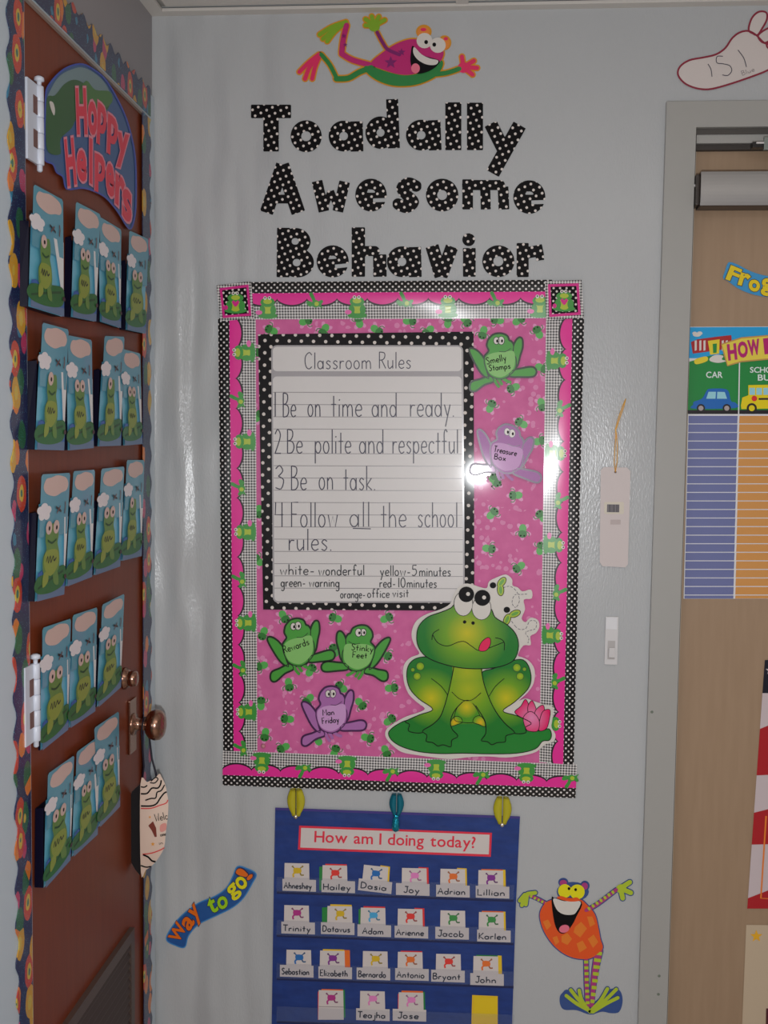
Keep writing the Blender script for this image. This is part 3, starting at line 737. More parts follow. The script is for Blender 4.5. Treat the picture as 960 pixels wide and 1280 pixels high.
# ================================================================ FROG BOARD
ONE = (0, 0, 1)
GREEN = mat('frog_green', (52, 134, 34), .4, coat=.3); LGREEN = mat('belly_green', (112, 166, 86), .4, coat=.3)
PURP = mat('frog_purple', (148, 92, 148), .4, spec=.3, coat=.2); LPURP = mat('belly_purple', (176, 132, 176), .4, spec=.3, coat=.2)
DGREEN = mat('dark_green', (24, 88, 30), .3); YG = mat('yellow_green', (140, 160, 30), .3)
bg = Thing('pink_background_paper', 'pink flowered backing paper with tiny green frogs behind the rules poster', 'poster', plane_w, ONE, (500, 960), .0012)
bg.part('sheet', [P([(316, 392), (690, 390), (684, 960), (316, 950)], PINKP, 0, .0008, sm=False)])
spots = [(500 + u * .25, 340 + v * .25) for u, v in [(50, 245), (140, 297), (240, 245), (330, 245), (485, 240), (595, 240), (415, 305), (690, 300), (710, 480), (565, 580), (455, 670), (710, 665), (605, 755), (700, 845), (600, 950), (475, 1035)]]
spots += [(580 + u / 6, 600 + v / 6) for u, v in [(235, 10), (385, 115), (215, 250), (440, 385), (580, 270), (190, 515), (410, 655), (575, 510)]]
spots += [(260 + u * .25, 740 + v * .25) for u, v in [(380, 125), (635, 130), (895, 130), (275, 210), (630, 290), (890, 315), (265, 370), (515, 390), (405, 465), (665, 475), (920, 480), (500, 540), (265, 555), (765, 560), (395, 635), (910, 640), (285, 715), (545, 735), (800, 730), (375, 780), (635, 795), (890, 800)]]
spots += [(260 + u * .25, 340 + v * .25) for u, v in [(315, 290), (490, 245), (580, 292), (755, 245), (845, 292)]] + [(325, 440), (323, 520), (324, 640), (322, 700)]
sh = []
for i, (x, y) in enumerate(spots):
    a = i * 2.4
    dx, dy = math.cos(a), math.sin(a)
    lg = mat('tiny_frog_green', (70, 150, 66), .4); dg = mat('tiny_frog_dark', (34, 104, 34), .4); fp = mat('tiny_flower_pink', (196, 126, 166), .4)
    for k in range(5):
        b = a + k * 1.26; sh.append(E(x + 8 * math.cos(b), y + 8 * math.sin(b), 3.6, 2.6, fp, .3, b, 7))
    sh += [E(x - dx * 3.6, y - dy * 3.6, 5.6, 4.8, lg, 1, a, 10), E(x + dx * 3.4, y + dy * 3.4, 4.8, 5.8, dg, 2, a, 10)]
    for sgn in (-1, 1):
        px_, py_ = -dy * sgn, dx * sgn
        sh.append(K([(x + px_ * 4, y + py_ * 4), (x + px_ * 8 + dx * 2, y + py_ * 8 + dy * 2), (x + px_ * 8 + dx * 6, y + py_ * 8 + dy * 6)], 1.1, dg, .6, n=2))
        sh.append(E(x + dx * 5.5 + px_ * 2.2, y + dy * 5.5 + py_ * 2.2, 1.1, 1.1, BLACK, 3, 0, 6))
fp_ = bg.part('frog_print', sh, top=.0009); fp_['kind'] = 'stuff'

def strip(label, c00, c10, c01, c11, base, bul, seed, frogs, nu=60, nv=10, z0=.0012):
    """curved laminated border: c00,c10 along the outer (dotted) edge, c01,c11 along the inner edge"""
    q = [plane_w(*p_, 0) for p_ in (c00, c10, c01, c11)]
    L = (q[1] - q[0]).length; W_ = .0755
    rn = random.Random(seed); ph = [rn.uniform(0, 6) for _ in range(3)]
    def dep(u, v): return base + bul * math.sin(PI * v ** .62) * (.62 + .38 * math.sin(u * L * 9 + ph[0]) * math.sin(u * L * 4.1 + ph[1]))
    e = empty('frog_border_strip', q[0] + Vector((0, -base, 0))); tag(e, label, 'border strip', 'frog border strips of the rules board')
    V, Fc, uv = [], [], []
    for i in range(nu + 1):
        for j in range(nv + 1):
            u, v = i / nu, j / nv
            p_ = (q[0] * (1 - u) + q[1] * u) * (1 - v) + (q[2] * (1 - u) + q[3] * u) * v
            # serrated dotted edge
            p_ = p_.copy(); p_.y = -dep(u, v); V.append(p_); uv.append((u * L, v * W_))
    for i in range(nu):
        for j in range(nv):
            a_ = i * (nv + 1) + j; Fc.append([a_, a_ + 1, a_ + nv + 2, a_ + nv + 1])
    link_mesh('paper_strip', V, Fc, [STRIP], None, e, e.location, True, uv)
    YB_ = mat('border_frog_yellow', (150, 168, 40), .28, coat=.4); GB = mat('border_frog_green', (46, 128, 46), .28, coat=.4); PB = mat('border_lily_pink', (214, 90, 150), .28)
    def fn(a_, b_, d):
        p_ = (q[0] * (1 - a_) + q[1] * a_) * (1 - b_) + (q[2] * (1 - a_) + q[3] * a_) * b_
        p_ = p_.copy(); p_.y = -dep(a_, b_) - d; return p_
    def emit(nm, shapes):
        T = Thing.__new__(Thing); T.fn = fn; T.base = 0; T.step = .00025; T.o = e.location; T.e = e
        T.part(nm, shapes)
    s_ = 1 / L
    for f_, kind in frogs:
        def X_(p_): return [(f_ + a_ * s_ * .001, b_) for a_, b_ in p_]
        def el(cx_, cy_, rx_, ry_, m_, l_):
            return P([(f_ + (cx_ + rx_ * math.cos(k * PI / 5)) * s_ * .001, cy_ + ry_ * math.sin(k * PI / 5)) for k in range(10)], m_, l_, sm=False)
        if kind == 's':
            emit('sitting_frog_print', [el(0, .91, 20, .08, GB, 1), el(0, .70, 14, .16, YB_, 2), el(-11, .76, 6, .13, GB, 2.5), el(11, .76, 6, .13, GB, 2.5), el(0, .55, 15, .13, GB, 3), el(0, .53, 9, .07, YB_, 4), el(-5, .44, 3.6, .05, WHITE, 5), el(4, .44, 3.6, .05, WHITE, 5), el(-5, .43, 1.4, .02, BLACK, 6), el(4, .43, 1.4, .02, BLACK, 6), el(-18, .82, 7, .06, PB, 3)])
        else:
            emit('climbing_frog_print', [P(X_([(-10, .34), (-4, .5), (-2, .64), (2, .64), (3, .5), (-2, .34), (-5, .30)]), GB, 1), el(3, .6, 8, .1, GB, 2), el(5, .6, 4.5, .06, YB_, 3),
                 P(X_([(4, .6), (14, .5), (18, .54), (14, .64), (18, .72), (8, .66)]), GB, 1), P(X_([(-2, .58), (-12, .52), (-16, .58), (-8, .68)]), GB, 1)])
strip('frog print border strip along the bottom edge of the board', (279, 981), (719, 997), (279, 937.5), (721, 955), .0034, .004, 3, [((x - 279) / 441, k) for x, k in ((329, 's'), (437, 's'), (548, 's'), (659, 's'), (381, 'h'), (491, 'h'), (603, 'h'), (712, 'h'))])
strip('frog print border strip along the left edge of the board', (273, 398), (279.5, 938), (320, 398), (322, 938), .0030, .005, 5, [((y - 398) / 540, k) for y, k in ((440, 's'), (549, 's'), (661, 's'), (775, 's'), (888, 's'), (497, 'h'), (605, 'h'), (720, 'h'), (832, 'h'), (934, 'h'))])
strip('frog print border strip along the right edge of the board', (730, 398), (717, 955), (682.5, 398), (674, 952), .0030, .005, 8, [((y - 398) / 557, k) for y, k in ((450, 's'), (564, 's'), (678, 's'), (792, 's'), (904, 's'), (508, 'h'), (622, 'h'), (737, 'h'), (849, 'h'))])
strip('frog print border strip along the top edge of the board', (310, 353), (690, 350), (310, 399.5), (690, 398), .0032, .0085, 11, [((x - 310) / 380, k) for x, k in ((336, 's'), (449, 's'), (562, 's'), (675, 's'), (395, 'h'), (508, 'h'), (620, 'h'))])
def corner(label, c, crop, pts):
    T = Thing('corner_frog_square', label, 'border corner', plane_w, crop, pts[3], .0086, 'corner squares of the frog border')
    cx = sum(p_[0] for p_ in pts) / 4; cy = sum(p_[1] for p_ in pts) / 4
    def sc_(k): return [(cx + (p_[0] - cx) * k, cy + (p_[1] - cy) * k) for p_ in pts]
    T.part('card', [P(sc_(1), GINGHAM, 0, .0006, sm=False)])
    HP = mat('hot_pink_print', (186, 26, 116), .28)
    T.part('pink_frame', [P(sc_(.84), HP, 3, sm=False)]); T.part('black_panel', [P(sc_(.70), polka('corner_dots', .0125, .0022), 4, sm=False)])
    G1 = mat('border_frog_green'); Y1 = mat('border_frog_yellow')
    T.part('frog_print', [E(cx, cy + 45, 56, 14, G1, 5), E(cx, cy + 20, 30, 30, Y1, 6), E(cx - 32, cy + 22, 16, 26, G1, 6.5), E(cx + 32, cy + 22, 16, 26, G1, 6.5), E(cx, cy - 18, 40, 22, G1, 7), E(cx, cy - 20, 22, 12, Y1, 8),
         E(cx - 12, cy - 42, 8, 9, WHITE, 8), E(cx + 8, cy - 42, 8, 9, WHITE, 8), E(cx - 11, cy - 42, 3, 4, BLACK, 9), E(cx + 9, cy - 42, 3, 4, BLACK, 9), E(cx - 48, cy + 30, 10, 12, HP, 7),
         P([(cx, cy + 26), (cx - 18, cy + 4), (cx - 10, cy - 6), (cx, cy + 2), (cx + 10, cy - 6), (cx + 18, cy + 4)], HP, 9)])
corner('small gingham square with a frog at the top left corner of the board', None, (260, 340, .25), [(42, 68), (215, 46), (232, 232), (62, 246)])
corner('small gingham square with a frog at the top right corner of the board', None, (500, 340, .25), [(724, 46), (908, 40), (920, 228), (732, 242)])

# ---- rules poster
R = Thing('rules_poster', 'white lined rules poster in a black dotted frame, hand lettered', 'poster', plane_w, ONE, (460, 764), .0046)
R.part('dotted_sheet', [P([(322.5, 418), (592, 414.5), (593, 763.5), (329, 762)], POLKA_FRAME, 0, T_, sm=False)])
def rrect(x0, y0, x1, y1, r=6, sh0=0, sh1=0):
    out = []
    for cx, cy, a0 in ((x1 - r + sh0, y0 + r, -90), (x1 - r + sh1, y1 - r, 0), (x0 + r + sh1, y1 - r, 90), (x0 + r + sh0, y0 + r, 180)):
        for k in range(5): a = math.radians(a0 + k * 22.5); out.append((cx + r * math.cos(a), cy + r * math.sin(a)))
    return out
LAM = mat('poster_white_laminate', (188, 184, 182), .34, 1.55, spec=.3, coat=.5)
m_wave(LAM, .08, 5, .01)
R.part('grey_panel', [P(rrect(339, 431.5, 579, 753.5, 7, 0, 2), mat('poster_grey_print', (146, 142, 144), .2, coat=.4), 5, sm=False)])
R.part('heading_panel', [P(rrect(341, 433.5, 577, 464, 5), LAM, 6, sm=False)])
R.part('lined_panel', [P(rrect(341, 470.5, 577, 751.5, 5, 0, 2), LAM, 6, sm=False)])
RL = mat('ruled_line_ink', (128, 122, 124), .3)
for k in range(17):
    y = 490.3 + 15.3 * k; R.part('ruled_line', [K([(341.5 + k * .1, y), (577 + k * .1, y + .8)], .8, RL, 7, sm=False)])
def wr(T, nm, crop, words, cap, w, m_, layer):
    for wd_, a, b, base in words:
        T.part(nm, write(wd_, (crop[0] + a * crop[2], crop[1] + base * crop[2]), (crop[0] + b * crop[2], crop[1] + base * crop[2]), cap, w, m_, layer))
c3 = (320, 420, .29167); c4 = (320, 600, .29167)
wr(R, 'written_word', c3, [('Classroom', 208, 495, 141), ('Rules', 527, 665, 139)], 20.5, 1.15, INK, 8)
wr(R, 'written_word', c3, [('1', 80, 86, 345), ('Be', 115, 172, 347), ('on', 222, 278, 345), ('time', 322, 455, 345), ('and', 497, 605, 346), ('ready.', 660, 850, 345)], 30, 1.35, INK, 8)
wr(R, 'written_word', c3, [('2', 80, 108, 503), ('Be', 133, 200, 503), ('polite', 252, 408, 503), ('and', 443, 548, 503), ('respectful', 585, 868, 503)], 30, 1.35, INK, 8)
wr(R, 'written_word', c3, [('3', 82, 120, 658), ('Be', 150, 218, 660), ('on', 270, 332, 658), ('task.', 375, 512, 660)], 30, 1.35, INK, 8)
wr(R, 'written_word', c4, [('4', 80, 120, 202), ('Follow', 150, 352, 202), ('all', 402, 490, 200), ('the', 535, 645, 202), ('school', 693, 865, 202)], 31, 1.35, INK, 8)
R.part('underline', [K([(441, 660.5), (463.5, 661)], 1.2, INK, 8, sm=False)])
wr(R, 'written_word', c4, [('rules.', 140, 325, 302)], 27, 1.35, INK, 8)
wr(R, 'written_word', c4, [('white-', 103, 250, 406), ('wonderful', 268, 465, 408), ('yellow-', 532, 662, 410), ('5', 668, 690, 410), ('minutes', 700, 835, 412)], 13, 1.3, MARKER, 8)
wr(R, 'written_word', c4, [('green-', 107, 212, 457), ('warning', 228, 358, 458), ('red-', 530, 598, 460), ('10', 610, 642, 460), ('minutes', 647, 775, 461)], 12, 1.3, MARKER, 8)
wr(R, 'written_word', c4, [('orange-', 362, 468, 506), ('office', 478, 572, 504), ('visit', 585, 655, 502)], 11, 1.2, MARKER, 8)

# ---- small frog cut-outs
SF = dict(
 body=[(455, 330), (475, 314), (508, 310), (538, 322), (548, 345), (560, 352), (570, 372), (560, 405), (572, 440), (565, 490), (530, 525), (495, 535), (455, 515), (435, 470), (433, 425), (448, 395), (440, 368), (445, 345)],
 tl=[(352, 390), (365, 380), (395, 398), (425, 440), (440, 490), (442, 532), (405, 500), (372, 440)],
 tr=[(600, 333), (613, 342), (613, 380), (600, 420), (575, 470), (556, 482), (560, 440), (566, 390), (582, 350)],
 fl=[(455, 520), (465, 545), (420, 560), (375, 590), (352, 586), (350, 562), (362, 545), (400, 535)],
 fr=[(548, 497), (600, 488), (650, 481), (672, 489), (677, 508), (660, 526), (600, 526), (543, 522)])
def small_frog(label, crop, kl, kr, base_pt, purple, lines, gname='frog label cut-outs on the board', flip=False):
    A = np.array([[360, 385, 1], [606, 340, 1], [495, 535, 1]], float); B = np.array([kl, kr, base_pt], float)
    if flip: A = np.array([[1000 - 606, 340, 1], [1000 - 360, 385, 1], [505, 535, 1]], float)
    Mx = np.linalg.solve(A, B)
    def tf(p_):
        if 395 < p_[1] < 530 and 425 < p_[0] < 580: p_ = (500 + (p_[0] - 500) * 1.13, p_[1])
        x = 1000 - p_[0] if flip else p_[0]
        r_ = np.array([x, p_[1], 1.0]) @ Mx; return (r_[0], r_[1])
    def tp(l): return [tf(p_) for p_ in l]
    T = Thing('frog_cutout', label, 'frog cutout', plane_w, crop, base_pt, .0066, gname)
    gm, lm = (PURP, LPURP) if purple else (GREEN, LGREEN)
    ol = mat('purple_outline', (60, 20, 66), .3) if purple else mat('cutout_outline', (16, 34, 12), .3)
    def piece(nm, key, l_, lab=None):
        pts = tp(SF[key]); pc = T.part(nm, [K(pts, 14, ol, l_, closed=True), P(pts, gm, l_, .0008)], label=lab)
        T.part('outline', [K(pts, 5, ol, l_ + 3.2, closed=True)], parent=pc)
        return pc
    piece('thigh', 'tl', 1); piece('thigh', 'tr', 1); piece('foot', 'fl', 1.2); piece('foot', 'fr', 1.2)
    for c_ in ([(470, 525), (478, 555), (490, 572)], [(505, 528), (530, 545), (548, 552)], [(488, 530), (505, 560)]):
        T.part('toe', [K(tp(c_), 15, gm, 3.8, cap=True, n=3)])
    piece('body', 'body', 1.6)
    bl = tf((500, 462)); T.part('belly', [P(tp([(440, 425), (470, 405), (520, 400), (562, 400), (566, 450), (555, 490), (520, 520), (490, 525), (455, 505), (440, 465)]), lm, 5)], label='pale belly patch')
    for ex, r_ in ((484, 14), (508, 16)):
        c_ = tf((ex + 2, 344)); T.part('eye', [E(c_[0], c_[1], r_, r_ * 1.35, WHITE, 5.5, .2), E(c_[0] + 4, c_[1] + 2, 5, 8, BLACK, 6.2), K([(c_[0] + r_ * math.cos(a_ * .7), c_[1] + r_ * 1.3 * math.sin(a_ * .7)) for a_ in range(9)], 3, ol, 6, closed=True)])
    T.part('mouth', [K(tp([(498, 398), (525, 400), (556, 384)]), 3, ol, 5.6)])
    for txt, a, b, cap in lines: T.part('writing', write(txt, a, b, cap, 4.2, BLACK, 6.4))
c2 = (500, 340, .25); c5 = (260, 740, .25)
small_frog('green frog cutout reading Smelly Stamps at the upper right of the board', c2, (356, 388), (603, 336), (497, 535), False, [('Smelly', (434, 462), (533, 442), 34), ('Stamps', (446, 495), (553, 482), 30)])
small_frog('purple frog cutout reading Treasure Box beside the poster', c2, (398, 795), (660, 838), (510, 1000), True, [('Treasure', (468, 898), (582, 920), 30), ('Box', (470, 935), (528, 945), 28)])
small_frog('green frog cutout reading Rewards, lower left of the board', c5, (306, 232), (545, 152), (455, 370), False, [('Rewards', (382, 306), (508, 262), 36)])
small_frog('green frog cutout reading Stinky Feet, beside the big frog', c5, (655, 205), (902, 235), (752, 395), False, [('Stinky', (716, 290), (826, 300), 32), ('Feet', (722, 328), (795, 332), 30)], flip=True)
small_frog('purple frog cutout below the two green ones, lower left of the board', c5, (478, 556), (718, 500), (612, 705), True, [('Man', (574, 618), (632, 614), 30), ('Friday', (572, 660), (656, 650), 30)])

# ---- big frog on the lily pad
B6 = (470, 710, .27083)
def bw(u, v): return plane_w(B6[0] + u * B6[2], B6[1] + v * B6[2], .0112)
YEL, MIDG, DKG = (176, 168, 12), (96, 140, 20), (18, 104, 30)
fg_head = radial('big_frog_head_print', [bw(420, 300)], .085, YEL, DKG, .25, MIDG)
fg_leg = radial('big_frog_leg_print', [bw(255, 600), bw(600, 600)], .062, YEL, DKG, .25, MIDG)
fg_arm = radial('big_frog_arm_print', [bw(425, 560), bw(420, 480)], .085, (150, 160, 16), DKG, .25, MIDG)
BG_ = Thing('big_frog_cutout', 'large smiling green frog cutout on a lily pad at the lower right of the board', 'frog cutout', plane_w, B6, (430, 870), .0093, step=.00022)
OUT = BLACK
BG_.part('white_card', [P([(42, 765), (52, 740), (90, 712), (140, 685), (200, 665), (225, 648), (190, 620), (150, 580), (128, 520), (126, 460), (140, 430), (165, 410), (200, 395), (180, 360), (165, 320), (168, 280), (190, 240), (235, 212), (300, 190), (342, 165), (355, 130), (375, 95), (410, 72), (450, 78), (480, 88), (512, 92), (522, 62), (560, 42), (600, 30), (628, 52), (630, 80), (655, 90), (676, 108), (716, 100), (719, 140), (682, 146), (688, 190), (672, 232), (690, 250), (712, 230), (745, 238), (754, 270), (738, 300), (712, 315), (714, 355), (680, 358), (655, 402), (675, 412), (708, 430), (732, 470), (728, 530), (700, 575), (660, 612), (690, 602), (730, 615), (775, 630), (816, 642), (814, 700), (810, 735), (828, 768), (820, 800), (780, 815), (740, 848), (680, 865), (600, 875), (520, 870), (440, 872), (340, 882), (250, 872), (180, 862), (120, 850), (80, 822), (50, 790)], WGLOSS, 0, T_, n=3)])
def bp(nm, pts, m_, l_, ow=4, lab=None, n=4):
    pc = BG_.part(nm, [P(pts, m_, l_, n=n)], top=T_, label=lab)
    if ow: BG_.part('outline', [K(pts, ow, OUT, l_ + .6, closed=True, n=n)], parent=pc, top=T_)
    return pc
PAD = mat('lily_pad_green', (16, 112, 34), .25, coat=.4)
bp('lily_pad', [(58, 768), (68, 745), (110, 716), (160, 700), (300, 690), (430, 690), (600, 700), (700, 742), (760, 752), (798, 742), (810, 770), (800, 795), (768, 800), (735, 835), (650, 855), (520, 858), (400, 855), (300, 857), (200, 848), (120, 825), (75, 797)], PAD, 1)
PET = radial('petal_print', [bw(720, 690)], .035, (206, 120, 160), (196, 16, 86), .25)
for pts in ([(640, 665), (668, 638), (690, 606), (708, 645), (700, 690), (672, 690)], [(700, 645), (720, 612), (740, 655), (735, 700), (712, 700)], [(733, 665), (768, 632), (778, 662), (762, 722), (745, 725)], [(772, 660), (803, 655), (800, 700), (786, 742), (752, 750), (756, 700)], [(692, 742), (680, 690), (716, 662), (752, 700), (748, 750), (712, 754)]):
    PK = globals().get('PK', 0) + 1; bp('petal', pts, PET, 1.2 + .7 * PK, 3)
bp('leg', [(225, 410), (180, 420), (150, 450), (142, 500), (156, 556), (198, 604), (262, 652), (200, 678), (136, 708), (155, 722), (150, 752), (200, 762), (235, 748), (300, 700), (340, 560), (358, 465), (320, 435), (270, 415)], fg_leg, 4)
bp('leg', [(640, 425), (680, 425), (705, 455), (716, 510), (700, 560), (640, 618), (586, 660), (650, 682), (716, 715), (690, 735), (692, 760), (652, 765), (630, 755), (560, 700), (520, 600), (486, 490), (540, 465), (590, 445)], fg_leg, 4)
bp('chest', [(358, 440), (425, 430), (490, 440), (490, 500), (512, 600), (505, 640), (510, 715), (425, 720), (342, 715), (335, 640), (330, 600), (352, 500)], fg_arm, 5, 0)
BEL = radial('belly_print', [bw(418, 640)], .024, (186, 168, 14), (66, 130, 24), .25)
bp('belly', [(362, 700), (372, 650), (400, 618), (430, 612), (458, 640), (480, 690), (450, 712), (400, 712)], BEL, 6, 3)
SOLE = radial('sole_print', [bw(362, 712), bw(482, 712)], .012, (206, 160, 10), (90, 140, 24), .25)
bp('hind_toe', [(342, 730), (350, 700), (370, 684), (392, 692), (398, 712), (375, 722)], SOLE, 6.5, 3)
bp('hind_toe', [(448, 712), (455, 690), (478, 682), (498, 700), (504, 732), (475, 722)], SOLE, 6.5, 3)
bp('arm', [(360, 450), (350, 505), (330, 590), (300, 680), (262, 722), (215, 752), (235, 772), (232, 800), (262, 806), (285, 822), (310, 816), (345, 825), (350, 795), (378, 776), (350, 742), (345, 700), (365, 655), (400, 618), (390, 600), (362, 574), (372, 500)], fg_arm, 8, 0)
bp('arm', [(485, 462), (500, 540), (540, 640), (590, 712), (637, 755), (632, 765), (600, 775), (596, 802), (560, 806), (535, 816), (515, 802), (486, 796), (506, 765), (506, 720), (495, 690), (460, 635), (430, 612), (470, 590), (485, 572), (478, 500)], fg_arm, 8, 0)
BG_.part('arm_line', [K([(360, 450), (350, 505), (330, 590), (300, 680), (262, 722), (215, 752), (235, 772), (232, 800), (262, 806), (285, 822), (310, 816), (345, 825), (350, 795), (378, 776), (350, 742), (345, 700), (365, 655), (400, 618)], 4, OUT, 9), K([(485, 462), (500, 540), (540, 640), (590, 712), (637, 755), (632, 765), (600, 775), (596, 802), (560, 806), (535, 816), (515, 802), (486, 796), (506, 765), (506, 720), (495, 690), (460, 635)], 4, OUT, 9), K([(350, 572), (385, 604), (425, 613), (455, 602), (485, 575)], 3, OUT, 9), K([(255, 510), (300, 545), (330, 585)], 3, OUT, 9), K([(592, 510), (550, 548), (522, 592)], 3, OUT, 9)], top=T_)
SPOT = radial('spot_print', [bw(204, 454), bw(190, 500), bw(650, 460), bw(665, 500)], .006, (160, 170, 20), (110, 150, 24), .25)
for x, y, r in ((204, 454, 17), (170, 470, 8), (190, 500, 16), (650, 460, 17), (685, 467, 8), (665, 500, 16)):
    BG_.part('knee_spot', [E(x, y, r + 2, r + 2, mat('cutout_outline'), 9), E(x, y, r, r, SPOT, 9.6)], top=T_)
head = bp('head', [(188, 310), (200, 265), (240, 226), (300, 204), (345, 185), (370, 165), (440, 170), (525, 185), (550, 228), (605, 262), (645, 305), (658, 360), (640, 420), (590, 450), (510, 464), (400, 462), (300, 440), (230, 408), (195, 362)], fg_head, 10.5)
for cx, cy, rx, ry, px_, py_, r in ((403, 165, 42, 55, 417, 122, 36), (487, 186, 43, 52, 491, 138, 37)):
    ey = BG_.part('eye', [E(cx, cy, rx + 2.5, ry + 2.5, OUT, 12), E(cx, cy, rx, ry, WGLOSS, 12.7)], top=T_)
    BG_.part('pupil', [E(px_, py_, r, r, OUT, 13.4), E(px_ + 8, py_ - 2, 9, 9, WGLOSS, 14)], parent=ey, top=T_)
for x, y in ((409, 249), (448, 254)): BG_.part('nostril', [E(x, y, 8, 8, OUT, 12)], top=T_)
BG_.part('mouth', [K([(258, 332), (264, 302), (292, 283)], 3.4, OUT, 12), K([(262, 308), (285, 345), (330, 360), (380, 342), (410, 340), (440, 360), (480, 382), (540, 362), (590, 342)], 3.4, OUT, 12), K([(592, 380), (592, 345), (576, 328), (550, 322)], 3.4, OUT, 12)], top=T_)
bp('tongue', [(475, 380), (485, 345), (512, 322), (528, 328), (526, 358), (506, 382)], mat('tongue_pink', (206, 20, 76), .25), 13, 3)
for (bx, by), w1, w2 in (((540, 80), (580, 66, -.9), (575, 101, 1.5)), ((604, 193), (641, 211, -.4), (605, 238, -1.2))):
    fly = BG_.part('fly', [E(bx, by, 15, 14, OUT, 3)], top=T_)
    for wx, wy, a in (w1, w2): BG_.part('wing', [E(wx, wy, 29, 17, OUT, 3.2, a), E(wx, wy, 26, 14, YG, 4, a), E(wx, wy, 18, 7, mat('wing_green', (80, 140, 40), .3), 4.5, a)], parent=fly, top=T_)
for _tr in (dash([(590, 90), (620, 85), (650, 110), (662, 150), (645, 182), (628, 160), (640, 125), (670, 122), (700, 120)], 2.4, INK, 3), dash([(625, 245), (655, 280), (690, 280), (710, 245), (740, 248), (735, 280), (705, 290), (690, 300), (705, 325), (700, 350)], 2.4, INK, 3)): BG_.part('dashed_trail', _tr, top=T_)['kind'] = 'stuff'

# push pin
c = plane_w(329.5, 932, .002); V, Fc = lathe([(0, .003), (.003, .005), (.006, .0045), (.008, .002)], c, (0, -1, 0), 12)
o = link_mesh('push_pin', V, Fc, [mat('pin_pearl', (170, 110, 120), .15)], None, None, c, True); tag(o, 'small pearly push pin at the lower left of the pink paper', 'push pin')

# ================================================================ WALL FROGS
def limb(T, nm, pts, w, m_, l_, halo, hw=13, parent=None, taper=None):
    return T.part(nm, [K(pts, w + hw, halo, 0, cap=True, taper=taper), K(pts, w, m_, l_, cap=True, taper=taper)], parent=parent)
def blob(T, nm, pts, m_, l_, halo=None, hw=14, parent=None):
    s_ = [P(pts, m_, l_)]
    if halo: s_ += [K(pts, hw, halo, 0, closed=True), P(pts, halo, .0)]
    return T.part(nm, s_, parent=parent)
HAL = mat('orange_print_halo', (190, 130, 30), .3); MAG = mat('frog_magenta', (166, 24, 96), .3, coat=.3); G2 = mat('swim_frog_green', (30, 112, 52), .3, coat=.3)
LIME = mat('lime_print', (112, 150, 28), .3, coat=.3); HPK = mat('hand_pink', (196, 36, 84), .3); PU = mat('print_purple', (110, 24, 90), .3)
T = Thing('swimming_frog_cutout', 'pink and green leaping frog cutout at the top of the wall above the title', 'frog cutout', plane_w, (360, 0, .26042), (520, 415), .0008, step=.0004)
for p_ in ([(278, 106), (210, 130), (152, 166)], [(278, 108), (225, 150), (188, 198)], [(270, 115), (210, 152), (168, 186)]): limb(T, 'foot_toe', p_, 20, LIME, 3, HAL)
limb(T, 'upper_leg', [(281, 122), (266, 185), (258, 250)], 26, MAG, 4, HAL); limb(T, 'upper_leg', [(258, 258), (310, 288), (395, 312)], 26, MAG, 4, HAL)
for p_ in ([(148, 262), (100, 300), (55, 345)], [(150, 265), (105, 320), (82, 378)], [(152, 268), (130, 320), (116, 378)]): limb(T, 'foot_toe', p_, 20, HPK, 3, HAL)
limb(T, 'lower_leg', [(160, 262), (200, 310), (232, 372)], 20, G2, 4, HAL); limb(T, 'lower_leg', [(232, 378), (290, 375), (345, 345), (400, 325)], 26, G2, 4.2, HAL)
limb(T, 'raised_arm', [(428, 155), (455, 205), (480, 238), (535, 262)], 17, PU, 6, HAL)
for q_ in ((372, 92), (402, 78), (436, 80), (464, 96), (372, 122)): limb(T, 'finger', [(414, 122), q_], 19, LIME, 5, HAL)
T.part('palm', [E(414, 128, 27, 24, LIME, 5.5)])
bod = blob(T, 'body', [(398, 306), (450, 255), (520, 210), (590, 188), (640, 200), (700, 260), (690, 320), (600, 356), (530, 356), (460, 335)], MAG, 5, HAL)
blob(T, 'belly', [(368, 318), (410, 322), (480, 346), (560, 362), (640, 350), (700, 325), (735, 290), (744, 312), (715, 362), (650, 396), (580, 412), (500, 410), (430, 386), (380, 350)], G2, 6, HAL)
def star(cx, cy, r, m_, l_, a0=-PI / 2): return P([(cx + (r if k % 2 == 0 else r * .42) * math.cos(a0 + k * PI / 5), cy + (r if k % 2 == 0 else r * .42) * math.sin(a0 + k * PI / 5)) for k in range(10)], m_, l_, sm=False)
for x, y, r in ((493, 300, 32), (545, 250, 20), (268, 172, 12), (275, 215, 12)): T.part('star_print', [star(x, y, r, PU, 7.2)])
limb(T, 'forward_arm', [(690, 358), (760, 350), (822, 330)], 22, G2, 6, HAL)
for q_ in ((835, 272), (892, 292), (908, 326), (886, 358)): limb(T, 'finger', [(842, 322), q_], 20, HPK, 5, HAL)
T.part('palm', [E(842, 324, 27, 26, HPK, 5.5)])
hd = blob(T, 'head', [(612, 190), (602, 230), (588, 300), (600, 348), (650, 350), (700, 325), (738, 285), (745, 245), (700, 225), (650, 190)], MAG, 8, HAL)
T.part('brow', [E(652, 152, 38, 34, HAL, 0), E(650, 155, 30, 28, mat('brow_orange', (200, 120, 50), .3), 8.4), E(650, 142, 14, 8, HPK, 8.9)]); T.part('brow', [E(752, 205, 32, 36, HAL, 0), E(752, 208, 24, 30, mat('brow_orange'), 8.4), E(758, 186, 10, 8, HPK, 8.9)])
for x, y, px_, py_ in ((655, 195, 663, 202), (719, 217, 702, 214)):
    e_ = T.part('eye', [E(x, y, 38, 37, WGLOSS, 9.6)]); T.part('pupil', [E(px_, py_, 9, 10, OUT, 10.4)], parent=e_)
